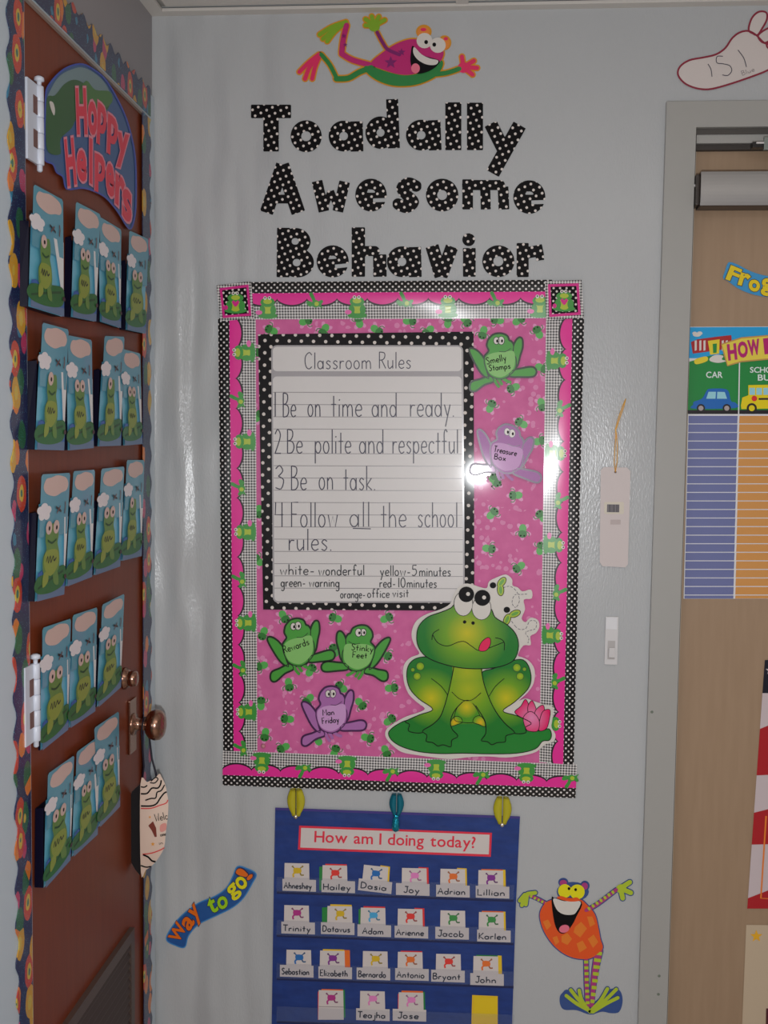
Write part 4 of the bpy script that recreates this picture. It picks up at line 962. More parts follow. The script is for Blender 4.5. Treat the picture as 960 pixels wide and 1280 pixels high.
mo = T.part('mouth', [P([(600, 220), (640, 262), (722, 288), (718, 312), (680, 340), (630, 354), (602, 342), (588, 300), (590, 250)], OUT, 10)])
T.part('teeth', [P([(606, 226), (640, 260), (680, 280), (720, 290), (710, 310), (668, 310), (625, 288), (602, 256)], WGLOSS, 10.8)], parent=mo); T.part('tongue', [E(612, 328, 21, 24, mat('tongue_pale', (206, 100, 120), .3), 10.8)], parent=mo)

HB = mat('blue_print_halo', (42, 66, 116), .3, 1.7)
YG2 = mat('yellow_green_hand', (140, 156, 36), .3, 1.9); ORG = mat('orange_red_body', (196, 66, 20), .3, 1.9); PU2 = mat('stripe_purple', (136, 44, 96), .3, 1.9)
LO = mat('diamond_orange', (206, 98, 30), .3, 1.9); YE = mat('eye_yellow', (206, 176, 10), .3, 1.9)
T = Thing('dancing_frog_cutout', 'orange laughing frog cutout with striped arms and legs at the lower right wall', 'frog cutout', plane_w, (640, 1080, .1875), (520, 1000), .0008, step=.0004)
blob(T, 'blue_base', [(318, 890), (335, 860), (380, 840), (520, 930), (640, 840), (715, 840), (738, 910), (715, 985), (660, 995), (600, 985), (520, 1004), (430, 975), (350, 972), (322, 940)], HB, .4)
limb(T, 'arm', [(240, 270), (170, 232), (108, 206)], 20, PU2, 3, HB)
for p_ in ([(105, 198), (155, 192)], [(100, 205), (92, 270)], [(92, 205), (66, 275)], [(85, 205), (52, 245)]): limb(T, 'finger', p_, 26, YG2, 4, HB)
limb(T, 'arm', [(495, 308), (570, 268), (695, 172)], 24, PU2, 7, HB)
for p_ in ([(725, 160), (785, 122)], [(730, 165), (792, 192)], [(725, 170), (738, 228)]): limb(T, 'finger', p_, 32, YG2, 5, HB)
T.part('palm', [E(728, 165, 34, 30, YG2, 5.4)])
def bands(T, nm, a, b, w0, w1, n, m_, l_):
    a, b = Vector(a), Vector(b)
    for k in range(n):
        t0, t1 = (k + .1) / n, (k + .6) / n; w = w0 + (w1 - w0) * (t0 + t1) / 2
        T.part(nm, [K([a.lerp(b, t0), a.lerp(b, t1)], w, m_, l_, sm=False)])
bands(T, 'stripe', (235, 268), (112, 208), 18, 18, 5, YG2, 4.2); bands(T, 'stripe', (505, 304), (690, 176), 22, 22, 7, YG2, 8)
limb(T, 'leg', [(494, 640), (497, 800), (505, 950)], 28, PU2, 3, HB); limb(T, 'leg', [(578, 580), (548, 750), (532, 945)], 52, PU2, 3.5, HB, taper=.5)
bands(T, 'stripe', (494, 640), (505, 950), 28, 26, 8, YG2, 4.4); bands(T, 'stripe', (578, 580), (533, 945), 50, 26, 8, YG2, 4.4)
for p_ in ([(520, 980), (430, 930), (362, 878)], [(505, 965), (440, 900), (392, 840)], [(490, 950), (462, 900), (448, 842)], [(520, 985), (590, 910), (636, 832)], [(535, 985), (620, 910), (695, 836)], [(540, 985), (630, 930), (705, 892)]): limb(T, 'toe', p_, 24, YG2, 5, HB)
blob(T, 'body', [(262, 240), (215, 268), (186, 330), (195, 400), (225, 470), (280, 545), (350, 600), (430, 630), (520, 630), (580, 590), (606, 556), (590, 500), (575, 420), (552, 335), (500, 272), (450, 235), (340, 225)], ORG, 5, HB)
for q_ in ([(420, 420), (460, 385), (500, 430), (455, 490), (410, 455)], [(330, 480), (370, 460), (400, 500), (370, 540), (330, 520)], [(205, 385), (240, 370), (262, 410), (232, 440)], [(505, 500), (545, 470), (575, 520), (540, 560)], [(270, 490), (300, 480), (315, 520), (290, 540)], [(430, 530), (470, 510), (500, 560), (450, 590)], [(500, 350), (535, 350), (555, 400), (520, 420)]): T.part('diamond_print', [P(q_, LO, 6, sm=False)])
T.part('brow', [E(342, 122, 34, 30, HB, 0), E(342, 126, 24, 20, PU2, 6)]); T.part('brow', [E(486, 145, 32, 34, HB, 0), E(484, 148, 22, 24, PU2, 6)])
T.part('head_backing', [E(405, 185, 108, 66, HB, .2)])
for x, y, rx, ry, px_, py_ in ((352, 180, 45, 46, 380, 164), (435, 186, 50, 50, 424, 171)):
    e_ = T.part('eye', [E(x, y, rx, ry, YE, 7)]); T.part('pupil', [E(px_, py_, 9, 10, OUT, 8)], parent=e_)
mo = T.part('mouth', [P([(264, 226), (300, 232), (462, 250), (430, 350), (392, 420), (350, 462), (310, 452), (280, 380)], OUT, 8)])
T.part('lip', [P([(300, 226), (330, 214), (385, 232), (430, 222), (452, 244), (380, 250)], ORG, 9)], parent=mo)
T.part('teeth', [P([(276, 230), (350, 248), (456, 250), (430, 318), (400, 338), (340, 334), (296, 300)], WGLOSS, 8.7)], parent=mo); T.part('tongue', [E(348, 432, 35, 26, mat('tongue_pale'), 8.7, -.3)], parent=mo)

# ---- foot cutout
DR = mat('dark_red_marker', (112, 28, 46), .4, 1.8); FT = mat('foot_paper', (172, 164, 160), .5, 1.75)
T = Thing('footprint_cutout', 'white paper foot with dark red outline above the beige door', 'paper cutout', plane_w, (800, 0, .16667), (560, 665), .0008, step=.0004)
for nm, pts in (('sole', [(285, 560), (300, 500), (370, 452), (480, 430), (570, 408), (640, 360), (690, 288), (745, 245), (810, 232), (870, 262), (930, 320), (1000, 350), (1040, 400), (1030, 480), (955, 528), (850, 570), (700, 622), (560, 662), (480, 670), (400, 655), (330, 620)]),
                ('toe', [(815, 225), (832, 150), (868, 102), (910, 85), (950, 98), (950, 150), (915, 215), (882, 262), (845, 250)]), ('toe', [(885, 272), (930, 228), (1000, 200), (1030, 235), (1000, 285), (930, 322)]), ('toe', [(950, 340), (1000, 300), (1060, 285), (1075, 320), (1030, 372), (985, 375)])):
    s_ = T.part(nm, [P(pts, FT, 0, .0008)]); T.part('outline', [K(pts, 14, DR, 1, closed=True)], parent=s_, top=.0008)
T.part('writing', [K([(510, 480), (532, 520), (540, 575)], 6, INK, 1), K([(622, 422), (578, 424), (576, 470), (620, 478), (672, 492), (688, 530), (660, 565), (618, 562)], 6, INK, 1), K([(735, 375), (778, 435), (798, 502)], 6, INK, 1)], top=.0008)
T.part('small_writing', write('Blue', (768, 566), (862, 532), 34, 4, mat('pencil', (120, 112, 112), .6), 1), top=.0008)

# ---- Way to go sign (crop of lower left)
W7 = (0, 1060, .35417)
SB = mat('sign_blue', (30, 70, 124), .3, 1.8); SB2 = mat('sign_blue_edge', (50, 110, 160), .3, 1.8)
T = Thing('way_to_go_sign', 'curved blue sign reading Way to go! on the wall beside the brown door', 'sign', plane_w, W7, (660, 350), .0008)
wp = [(588, 325), (600, 290), (640, 240), (700, 195), (760, 170), (800, 140), (822, 100), (838, 66), (870, 72), (904, 92), (890, 125), (860, 175), (820, 210), (760, 240), (700, 270), (665, 310), (652, 350), (620, 344)]
T.part('card', [P(wp, SB, 0, T_)]); T.part('edge', [K(wp, 4, SB2, 1, closed=True)], top=T_)
OR, LG, YL = mat('letter_orange', (206, 88, 20), .3, 1.8), mat('letter_lime', (130, 170, 20), .3, 1.8), mat('letter_yellow', (200, 180, 20), .3, 1.8)
for ch, bl, r_, u_, m_ in (('W', (630, 335), (26, -48), (-30, -18), OR), ('a', (668, 293), (17, -27), (-23, -23), OR), ('y', (700, 272), (16, -24), (-28, -40), OR), ('t', (748, 232), (20, -12), (-16, -36), LG), ('o', (778, 220), (26, -16), (-12, -30), LG), ('g', (828, 188), (24, -22), (-26, -34), YL), ('o', (850, 150), (24, -18), (-20, -28), YL), ('!', (880, 112), (10, -12), (-40, -22), OR)):
    r_ = (r_[0] * 1.12, r_[1] * 1.12); u_ = (u_[0] * 1.2, u_[1] * 1.2)
    T.part('letter', [G(ch, bl, r_, u_, mat('letter_dark_edge', (40, 34, 60), .3), 1.5, .055), G(ch, bl, r_, u_, m_, 2.2, .03)], top=T_)

# ================================================================ POCKET CHART
BLUE = mat('pocket_chart_blue_cloth', (20, 46, 116), .5, 1.75)
g = NT(BLUE); v, xyz = g.coord(); mp = g.n('ShaderNodeMapping'); g.put(mp.inputs[0], v); mp.inputs['Scale'].default_value = (6, 6, 22)
g.put(g.b.inputs['Base Color'], g.mix(g.noise(mp.outputs[0], 3, 3), C(12, 32, 84, 1.6), C(26, 56, 122, 1.6))); g.put(g.b.inputs['Normal'], g.bump(g.noise(v, 25, 2), .4, .006))
RED = mat('title_red', (190, 40, 60), .35, 1.7)
def pc_at(u, v): return (344 + (650 - 344) * u - 4.5 * v - 1.2 * u * v * 3, 1009.5 + 11 * u + 271 * v)
CH = Thing('pocket_chart', 'blue cloth pocket chart titled How am I doing today hanging under the frog board', 'pocket chart', plane_w, ONE, (492, 1280), .003)
CH.part('cloth', [P([(344, 1009.5), (650, 1020.5), (645, 1130), (640, 1285), (638, 1345), (337.5, 1338), (339.6, 1280), (342, 1120)], BLUE, 0, .0014, sm=False)])
CH.part('title_card', [P([(374, 1032), (615, 1041), (613.5, 1071), (372.5, 1062)], RED, 1, .0006, sm=False), P([(376.4, 1034.8), (612, 1043.4), (611, 1068), (375.4, 1059.4)], mat('title_white', (186, 178, 174), .3), 4, sm=False)], top=.0014, label='white title card with red border')
CH.part('title_text', [GT('How am I doing today?', (393, 1052.5), (594, 1060), 14, RED, 5, .012)], top=.0014)
CH.part('hem', [K([(344, 1011), (650, 1022)], 3, mat('hem_purple', (54, 44, 110), .5, 1.6), 3, sm=False)], top=.0014)
PLAST = mat('clear_pocket_plastic', (150, 165, 200), .12, 1, alpha=.13)
seam = mat('pocket_seam', (18, 28, 70), .5)
for y in (1118, 1172, 1226, 1280):
    CH.part('pocket_seam', [K([(346, y - 2.5), (642, y + 8)], 3.2, seam, 1, sm=False)], top=.0014)
    CH.part('clear_pocket', [P([(346, y - 22), (643, y - 11.5), (642, y + 7), (345.5, y - 3)], PLAST, 14, sm=False)], top=.0014)
icon = {'y': (180, 150, 30), 'r': (190, 50, 44), 'b': (30, 90, 150), 'k': (190, 110, 160), 'o': (200, 96, 40), 'p': (110, 40, 120), 'm': (150, 40, 110), 'l': (60, 140, 180), 'g': (50, 120, 60)}
edge = {'r': (186, 40, 40), 'g': (30, 110, 50), 'y': (206, 160, 30), 'o': (206, 90, 30)}
NC = mat('name_card_white', (176, 168, 164), .45, 1.75)
c7 = (330, 980, .34375); c8 = (330, 1120, .34375)
ROWN = {}
def name_card(row, txt, crop, bx, by, lx, ly_, ic, edges, rot=0, lab=None, solo=False):
    k_ = ROWN[row] = ROWN.get(row, 0) + 1
    nm = lab or ('name card with %s frog, %s chart row, %s' % ({'y': 'yellow', 'r': 'red', 'b': 'blue', 'k': 'pale pink', 'o': 'orange', 'p': 'purple', 'm': 'magenta', 'l': 'light blue', 'g': 'green'}[ic], row, ('first from the left', 'second from the left', 'third from the left', 'fourth from the left', 'fifth from the left', 'last in the row')[k_ - 1 + (1 if row == 'fourth' else 0)]))
    T = Thing('name_card', nm, 'name card', plane_w, crop, ((lx or bx) + 60, (ly_ or by) + 45), .0048, 'name cards in the pocket chart')
    cx, cy = bx + 45, by + 50; a = math.radians(rot)
    def tr(x, y): return (cx + (x - cx) * math.cos(a) - (y - cy) * math.sin(a), cy + (x - cx) * math.sin(a) + (y - cy) * math.cos(a))
    hb = 108 if solo else 92
    for side, e_, w_ in edges:
        if side == 'L': q_ = [(bx - w_, by + 6), (bx + 20, by + 3), (bx + 20, by + hb), (bx - w_, by + hb)]
        elif side == 'R': q_ = [(bx + 60, by - 3), (bx + 90 + w_, by - 1), (bx + 92 + w_, by + hb - 8), (bx + 60, by + hb - 8)]
        elif side == 'T': q_ = [(bx + 10, by - w_), (bx + 88, by - w_ + 2), (bx + 88, by + 20), (bx + 10, by + 20)]
        else: q_ = [(bx - 6, by + hb - 20), (bx + 90, by + hb - 20), (bx + 92, by + hb + w_), (bx - 4, by + hb + w_)]
        T.part('coloured_card', [P([tr(*k) for k in q_], mat('card_' + e_, edge[e_], .45, 1.7), 0, .0003, sm=False)], label={'r': 'red', 'g': 'green', 'y': 'yellow', 'o': 'orange'}[e_] + ' card behind')
    T.part('picture_card', [P([tr(*k) for k in ((bx, by), (bx + 89, by + 2), (bx + 91, by + hb), (bx - 2, by + hb))], NC, 2.2, .0003, sm=False)])
    im = mat('icon_' + ic, icon[ic], .4, 1.7); lm = mat('icon_limb_' + ic, tuple(int(q_ * .55 + 30) for q_ in icon[ic]), .4, 1.5)
    x, y = bx + 46, by + 28
    T.part('frog_picture', [P([tr(x + a_, y + b_) for a_, b_ in ((-12, -9), (12, -8), (13, 8), (-11, 9))], im, 4.2), K([tr(x - 10, y - 8), tr(x - 17, y - 15)], 4, lm, 4), K([tr(x + 10, y - 8), tr(x + 18, y - 14)], 4, lm, 4),
        K([tr(x - 9, y + 8), tr(x - 15, y + 14), tr(x - 13, y + 24)], 6, im, 4), K([tr(x + 10, y + 7), tr(x + 14, y + 16), tr(x + 24, y + 16)], 5, lm, 4), E(*tr(x - 17, y - 15), 3.5, 3.5, lm, 4.4, n=8), E(*tr(x + 19, y - 15), 3.5, 3.5, lm, 4.4, n=8)])
    if lx is not None:
        q_ = [tr(lx, ly_), tr(lx + 122, ly_ + 4), tr(lx + 122, ly_ + 47), tr(lx, ly_ + 43)]
        T.part('name_label', [P(q_, NC, 6, .0002, sm=False)])
        wl = min(100, 18 * len(txt) + 4)
        x0 = lx + (120 - wl) / 2 - 4
        T.part('name_writing', write(txt, tr(x0, ly_ + 34), tr(x0 + wl, ly_ + 37), 22, 4.2, MARKER, 7.4))
    else: T.part('fold', [K([tr(bx, by + 60), tr(bx + 90, by + 62)], 2, mat('pencil'), 4)])
for a in [
 ('top', 'Ahneshey', c7, 75, 287, 67, 345, 'y', []), ('top', 'Hailey', c7, 213, 295, 209, 350, 'r', [('L', 'g', 12), ('T', 'r', 5)]), ('top', 'Dasia', c7, 359, 297, 345, 348, 'b', [('R', 'y', 5), ('B', 'r', 2)], 5),
 ('top', 'Joy', c7, 502, 305, 480, 360, 'k', [('R', 'r', 6)]), ('top', 'Adrian', c7, 642, 308, 626, 366, 'o', [('R', 'y', 5)]), ('top', 'Lillian', c7, 780, 313, 770, 370, 'p', [('R', 'y', 8), ('T', 'o', 4)]),
 ('second', 'Trinity', c8, 74, 33, 63, 93, 'm', []), ('second', 'Datavus', c8, 231, 36, 207, 95, 'y', [('L', 'g', 20), ('T', 'y', 6)]), ('second', 'Adam', c8, 352, 42, 340, 103, 'l', [('L', 'g', 8), ('T', 'r', 5)]),
 ('second', 'Arienne', c8, 487, 46, 475, 108, 'r', [('R', 'r', 6)]), ('second', 'Jacob', c8, 642, 52, 623, 112, 'g', []), ('second', 'Karlen', c8, 782, 58, 775, 122, 'g', [('R', 'y', 6), ('T', 'o', 4)]),
 ('third', 'Sebastian', c8, 82, 195, 58, 250, 'b', []), ('third', 'Elizabeth', c8, 204, 198, 198, 256, 'p', [('R', 'o', 18), ('T', 'y', 5)]), ('third', 'Bernardo', c8, 360, 200, 337, 260, 'y', []),
 ('third', 'Antonio', c8, 487, 203, 477, 262, 'o', [('T', 'r', 4)]), ('third', 'Bryant', c8, 626, 210, 608, 268, 'r', []), ('third', 'John', c8, 762, 218, 750, 280, 'o', [('R', 'y', 12), ('T', 'g', 4)]),
 ('fourth', 'Teajha', c8, 350, 345, 335, 408, 'k', []), ('fourth', 'Jose', c8, 490, 350, 468, 410, 'k', [('R', 'g', 5), ('T', 'o', 6), ('L', 'r', 3)])]:
    name_card(*a)
name_card('fourth', '', c8, 199, 342, None, None, 'm', [('R', 'g', 5), ('T', 'o', 4), ('L', 'r', 3)], 0, 'nameless card with a magenta frog, fourth row of the chart', True)
T = Thing('yellow_card', 'blank yellow card in the fourth row of the pocket chart', 'card', plane_w, c8, (800, 465), .0048)
T.part('card', [P([(757, 360), (850, 364), (850, 472), (754, 468)], mat('card_y', edge['y'], .45, 1.7), 0, .0006, sm=False)]); T.part('sticky_note', [P([(764, 366), (846, 369), (845, 440), (762, 438)], mat('note_yellow', (200, 160, 20), .45, 1.8), 4, sm=False)])
# clips hanging the chart
def clip(label, px, py0, py1, py2, w, m_, m2, group='clips holding up the pocket chart', teal=False):
    c = plane_w(px, py0, .006); e = empty('hanging_clip', plane_w(px, py1, .006)); tag(e, label, 'clip', group); O = e.location
    z0, z1, z2 = plane_w(px, py0).z, plane_w(px, py1).z, plane_w(px, py2).z; x = plane_w(px, py1).x; hw = w / 622 / 2
    for s_ in (-1, 1):
        V, Fc = [], []
        for i in range(9):
            t = i / 8; z = z0 + (z1 - z0) * t; r = hw * (.62 + .38 * math.sin(PI * min(t * 1.15, 1))) * (1 if t < .8 else 1 - (t - .8) * 1.6)
            for k in range(7):
                q_ = PI * k / 6
                V.append((x + s_ * (hw * .06) + s_ * r * math.sin(q_) ** .8 * 1.0 if 0 < k < 6 else x + s_ * hw * .06, -.0065 - (.011 * (1 - math.cos(q_)) / 2) * (1 - .4 * t), z))
        for i in range(8):
            for k in range(6): a_ = i * 7 + k; Fc.append([a_, a_ + 1, a_ + 8, a_ + 7])
            Fc.append([i * 7 + 6, i * 7, i * 7 + 7, i * 7 + 13])
        Fc += [list(range(7)), list(range(56, 63))]
        link_mesh('clip_jaw', V, Fc, [m_], None, e, O, True)
    V, Fc = lathe([(0, .0028), (.001, .0042), (.006, .0042), (.0075, .003)], (x, -.0165, z1 + .006), (0, -1, 0), 12)
    V = [(p_[0], p_[1] + .007, p_[2] - .006) for p_ in V]
    link_mesh('rivet', V, Fc, [m2], None, e, O, True)
    return e, x, z1, z2
YC = mat('clip_yellow', (150, 142, 30), .25, 1.8); CR = mat('rivet_chrome', (200, 190, 170), .15, 1.5, metal=.8)
clip('yellow plastic clip at the left top of the pocket chart', 371, 984, 1018, 1022, 22, YC, CR)
clip('yellow plastic clip at the right top of the pocket chart', 627.5, 994, 1028, 1031, 22, YC, CR)
TE = mat('teal_foil', (16, 92, 110), .22, 1.9, metal=.4); TE2 = mat('teal_glitter', (20, 120, 140), .15, 1.8, metal=.7); m_wave(TE2, 1, 400, .002)
e, x, z1, z2 = clip('teal glittery clip hanging at the middle of the pocket chart top', 496, 990, 1018, 1041, 18, TE, TE2)
V, Fc = lathe([(0, .002), (.004, .0075), (.012, .0085), (.022, .0075), (.028, .0065), (.032, .002)], (x - .001, -.0135, z2 + .007), (0, 0, 1), 12); link_mesh('glitter_tail', V, Fc, [TE2], None, e, e.location, True)

# ================================================================ SMALL THINGS ON THE BACK WALL
SWP = mat('switch_plate_plastic', (186, 184, 184), .2, 1.55)
T = Thing('light_switch', 'narrow white light switch plate between the board and the beige door', 'light switch', plane_w, ONE, (764, 830), .0006)
def wbox(T, nm, x0, y0, x1, y1, d0, d1, m_, bev=.001, parent=None):
    a, b = T.pt(x0, y1, d0), T.pt(x1, y0, d0)
    yb = a.y; return boxes(nm, [((a.x, yb - (d1 - d0), a.z), (b.x, yb, b.z))], m_, parent or T.e, T.o, bev=bev)
wbox(T, 'plate', 755, 770.5, 773, 830, .0006, .006, SWP, .002)
wbox(T, 'upper_panel', 757, 772, 771.5, 786.5, .006, .0075, mat('switch_panel', (196, 196, 198), .12), .0005)
wbox(T, 'toggle_well', 759, 801, 769, 824, .006, .0068, mat('switch_well', (160, 156, 154), .3), .0003)
a = plane_w(764, 819, .0068)
V, Fc = box_data((-.006, -.014, -.009), (.006, 0, .011), .0015)
V = [Vector((a.x + v_.x, a.y + v_.y * (1 - .25 * (v_.z < 0)), a.z + .002 + v_.z + v_.y * -.35)) for v_ in V]
link_mesh('toggle', V, Fc, [SWP], None, T.e, T.o)
T = Thing('hanging_tag', 'white card tag with a small barcode sticker hanging by a gold string', 'tag', plane_w, (720, 480, .29657), (165, 770), .0030)
T.part('card', [P([(118, 350), (215, 352), (230, 368), (219, 760), (208, 773), (112, 768), (100, 752), (104, 362)], mat('tag_card', (178, 168, 166), .5), 0, T_, sm=False)])
T.part('sticker', [P(rrect(119, 497, 202, 548, 6), mat('sticker_paper', (182, 174, 160), .5), 1, sm=False)], top=T_)
T.part('barcode', [P([(131, 507), (183, 508), (182, 541), (130, 540)], mat('barcode_grey', (110, 104, 108), .5), 2, sm=False)] + [K([(134 + k * 5.2, 508), (134 + k * 5.2, 540)], 1.4 + (k * 7 % 3), MARKER, 3, sm=False) for k in range(10)], top=T_)
T.part('faint_print', [P([(145, 572), (188, 572), (188, 592), (145, 592)], mat('faint_grey', (160, 148, 146), .5), 2, sm=False)], top=T_)
T.part('hole', [E(166, 371, 5, 5, mat('hole_dark', (90, 70, 60), .6), 2)], top=T_)
GOLD = mat('gold_cord', (196, 146, 60), .3, 1.6)
def cord(T, nm, pts, r, m_, d=.006, parent=None):
    V, Fc = tube_data([T.pt(p_[0], p_[1], p_[2] if len(p_) > 2 else d) for p_ in pts], r); return link_mesh(nm, V, Fc, [m_], None, parent or T.e, T.o, True)
cord(T, 'string', [(166, 371, .0045), (161, 330), (164, 270), (168, 215), (166, 190), (180, 140), (196, 95), (210, 62)], .0009, GOLD)
cord(T, 'string', [(166, 371, .0045), (173, 330), (175, 270), (171, 215), (168, 195), (186, 140), (202, 95), (209, 66)], .0009, GOLD)
T2 = Thing('clear_hook', 'small clear plastic adhesive hook holding the gold string of the tag', 'hook', plane_w, (720, 480, .29657), (167, 266), .0006)
wbox(T2, 'base', 148, 110, 184, 266, .0006, .0014, mat('clear_plastic', (200, 204, 206), .15, 1.6, alpha=.12), .0003)
wbox(T2, 'hook', 157, 204, 178, 234, .0014, .0055, mat('milky_plastic', (186, 176, 174), .15, alpha=.8), .001)

# ================================================================ ON THE BEIGE DOOR
D4 = (840, 180, .17188)
T = Thing('frog_word_sign', 'curved blue sign with yellow Frog lettering on the beige door', 'sign', plane_d, D4, (560, 1095), .001)
fp = [(372, 975), (385, 925), (405, 868), (430, 860), (480, 878), (560, 920), (640, 948), (720, 962), (800, 962), (802, 1110), (720, 1115), (640, 1105), (560, 1085), (480, 1050), (410, 1000)]
FB = mat('frog_sign_blue', (40, 116, 160), .3, 1.9); T.part('card', [P(fp, FB, 0, T_)])
for ch, bl, r_, u_ in (('F', (398, 980), (68, 28), (36, -92)), ('r', (486, 1018), (58, 16), (22, -78)), ('o', (560, 1060), (70, 14), (8, -74)), ('g', (652, 1096), (72, 6), (4, -116))):
    T.part('letter', [G(ch, bl, r_, u_, mat('letter_outline_ink', (60, 60, 50), .3), 1.2, .07), G(ch, bl, r_, u_, mat('sign_yellow', (206, 160, 10), .3, 1.9), 2, .04)], top=T_)  # larger dark glyph is the printed outline of the yellow letter

D5 = (840, 390, .28906)
T = Thing('tally_chart', 'tall chart with a car and a school bus over blue and orange lined columns', 'chart', plane_d, D5, (160, 1240), .001)
XE = 560
T.part('sheet', [P([(78, 64), (XE, 62), (XE - 26, 1240), (50, 1240)], mat('chart_white', (190, 190, 194), .3, 1.7), 0, .0006, sm=False)])
T.part('sky_print', [P([(78, 66), (XE, 64), (XE, 200), (74, 200)], mat('chart_sky', (20, 130, 180), .3, 1.8), 1, sm=False)], top=.0006)
T.part('cloud_print', [E(108, 98, 18, 9, WHITE, 2), E(120, 92, 12, 8, WHITE, 2.3), E(98, 92, 10, 7, WHITE, 2.6)], top=.0006)
T.part('grass_print', [P([(75, 215), (110, 205), (160, 190), (240, 180), (XE, 170), (XE, 428), (68, 428)], mat('chart_grass', (24, 110, 50), .3, 1.8), 2, sm=False)], top=.0006)
CRD = mat('chart_red', (140, 26, 30), .3, 1.8)
sc_ = T.part('school_print', [P([(82, 130), (110, 118), (200, 106), (256, 100), (258, 118), (250, 158), (150, 172), (90, 180)], CRD, 3, sm=False)], top=.0006)
for x in (98, 118, 136, 215, 232): T.part('school_window', [P([(x, 124), (x + 9, 122), (x + 9, 165), (x, 168)], WHITE, 4, sm=False)], parent=sc_, top=.0006)
T.part('school_door', [P([(155, 125), (206, 118), (204, 180), (165, 185)], mat('chart_yellow', (200, 170, 40), .3, 1.8), 4, sm=False), P([(176, 138), (194, 136), (193, 176), (178, 178)], mat('chart_grass'), 5, sm=False)], parent=sc_, top=.0006)
T.part('path_print', [P([(165, 198), (190, 185), (222, 190), (215, 205), (235, 212), (200, 220), (165, 212)], WHITE, 4)], top=.0006)
T.part('small_bus_print', [P([(100, 205), (148, 192), (152, 212), (104, 226)], mat('chart_yellow'), 5)], top=.0006)
T.part('road_print', [P([(68, 424), (XE, 424), (XE, 441), (68, 441)], mat('chart_road', (30, 26, 30), .3), 3, sm=False)], top=.0006)
cr = T.part('car_print', [P([(92, 400), (95, 388), (130, 374), (150, 340), (165, 332), (225, 332), (245, 345), (255, 385), (274, 392), (274, 415), (92, 418)], mat('chart_car_blue', (24, 84, 150), .3, 1.8), 5)], top=.0006)
for q_ in ([(158, 345), (190, 345), (188, 375), (148, 375)], [(196, 345), (228, 346), (238, 375), (194, 375)]): T.part('car_window', [P(q_, mat('chart_glass', (130, 180, 190), .3, 1.6), 6, sm=False)], parent=cr, top=.0006)
for x in (125, 237): T.part('car_wheel', [E(x, 416, 18, 18, mat('chart_road'), 6), E(x, 416, 11, 11, mat('chart_hub', (150, 140, 140), .3), 7)], parent=cr, top=.0006)
YB2 = mat('chart_bus_yellow', (210, 170, 16), .3, 1.8)
bs = T.part('bus_print', [P([(298, 404), (304, 370), (330, 360), (330, 316), (XE, 312), (XE, 415), (300, 420)], YB2, 5, sm=False)], top=.0006)
for x in (335, 365, 395, 425, 455, 485, 515): T.part('bus_window', [P([(x, 328), (x + 24, 328), (x + 24, 358), (x, 358)], mat('chart_glass'), 6, sm=False)], parent=bs, top=.0006)
for x in (345, 500): T.part('bus_wheel', [E(x, 416, 22, 22, mat('chart_road'), 6), E(x, 416, 13, 13, YB2, 7)], parent=bs, top=.0006)
T.part('stop_print', [E(356, 374, 12, 12, mat('chart_stop', (190, 40, 40), .3), 7)], parent=bs, top=.0006)
T.part('stripe', [P([(375, 372), (XE, 370), (XE, 378), (375, 380)], mat('chart_road'), 7, sm=False)], parent=bs, top=.0006)
BNR = mat('banner_yellow', (200, 170, 60), .3, 1.8)
bn = [(214, 140), (300, 112), (XE, 90), (XE, 190), (300, 214), (240, 232), (228, 190)]
T.part('banner_print', [P(bn, BNR, 8, sm=False), K(bn, 6, mat('banner_edge', (170, 130, 70), .3), 8.6, sm=False, closed=True)], top=.0006)
for ch, bl, w_, h_ in (('H', (246, 206), 34, 62), ('O', (290, 196), 38, 62), ('W', (334, 186), 46, 60), ('I', (408, 178), 16, 60)):
    T.part('banner_letter', [G(ch, bl, (w_, -w_ * .14), (-6, -h_), mat('banner_magenta', (150, 20, 90), .3, 1.7), 9.6, .05)], top=.0006)
for txt, a, b, cap in (('CAR', (148, 284), (218, 284), 26), ('SCHOOL', (338, 262), (480, 262), 24), ('BUS', (372, 296), (446, 296), 26)): T.part('heading_text', [GT(txt, a, b, cap, mat('chart_lettering', (190, 200, 196), .3), 5, .02)], top=.0006)
cb = mat('column_blue', (90, 96, 136), .35, 1.7); co = mat('column_orange', (176, 124, 66), .35, 1.7)
def cxl(y): return 70 + (52 - 70) * (y - 445) / 795
n_ = 22
for k in range(n_):
    y0, y1 = 449 + k * 37, min(449 + (k + 1) * 37 - 4, 1239)
    T.part('blue_row', [P([(cxl(y0) + 2, y0), (cxl(y0) + 214, y0), (cxl(y1) + 213, y1), (cxl(y1) + 2, y1)], cb, 3, sm=False)], top=.0006)
    T.part('orange_row', [P([(cxl(y0) + 222, y0), (XE - 10, y0), (XE - 14, y1), (cxl(y1) + 221, y1)], co, 3, sm=False)], top=.0006)
T.part('divider', [K([(292, 215), (288, 440), (268, 1240)], 5, mat('chart_white'), 3.6, sm=False)], top=.0006)

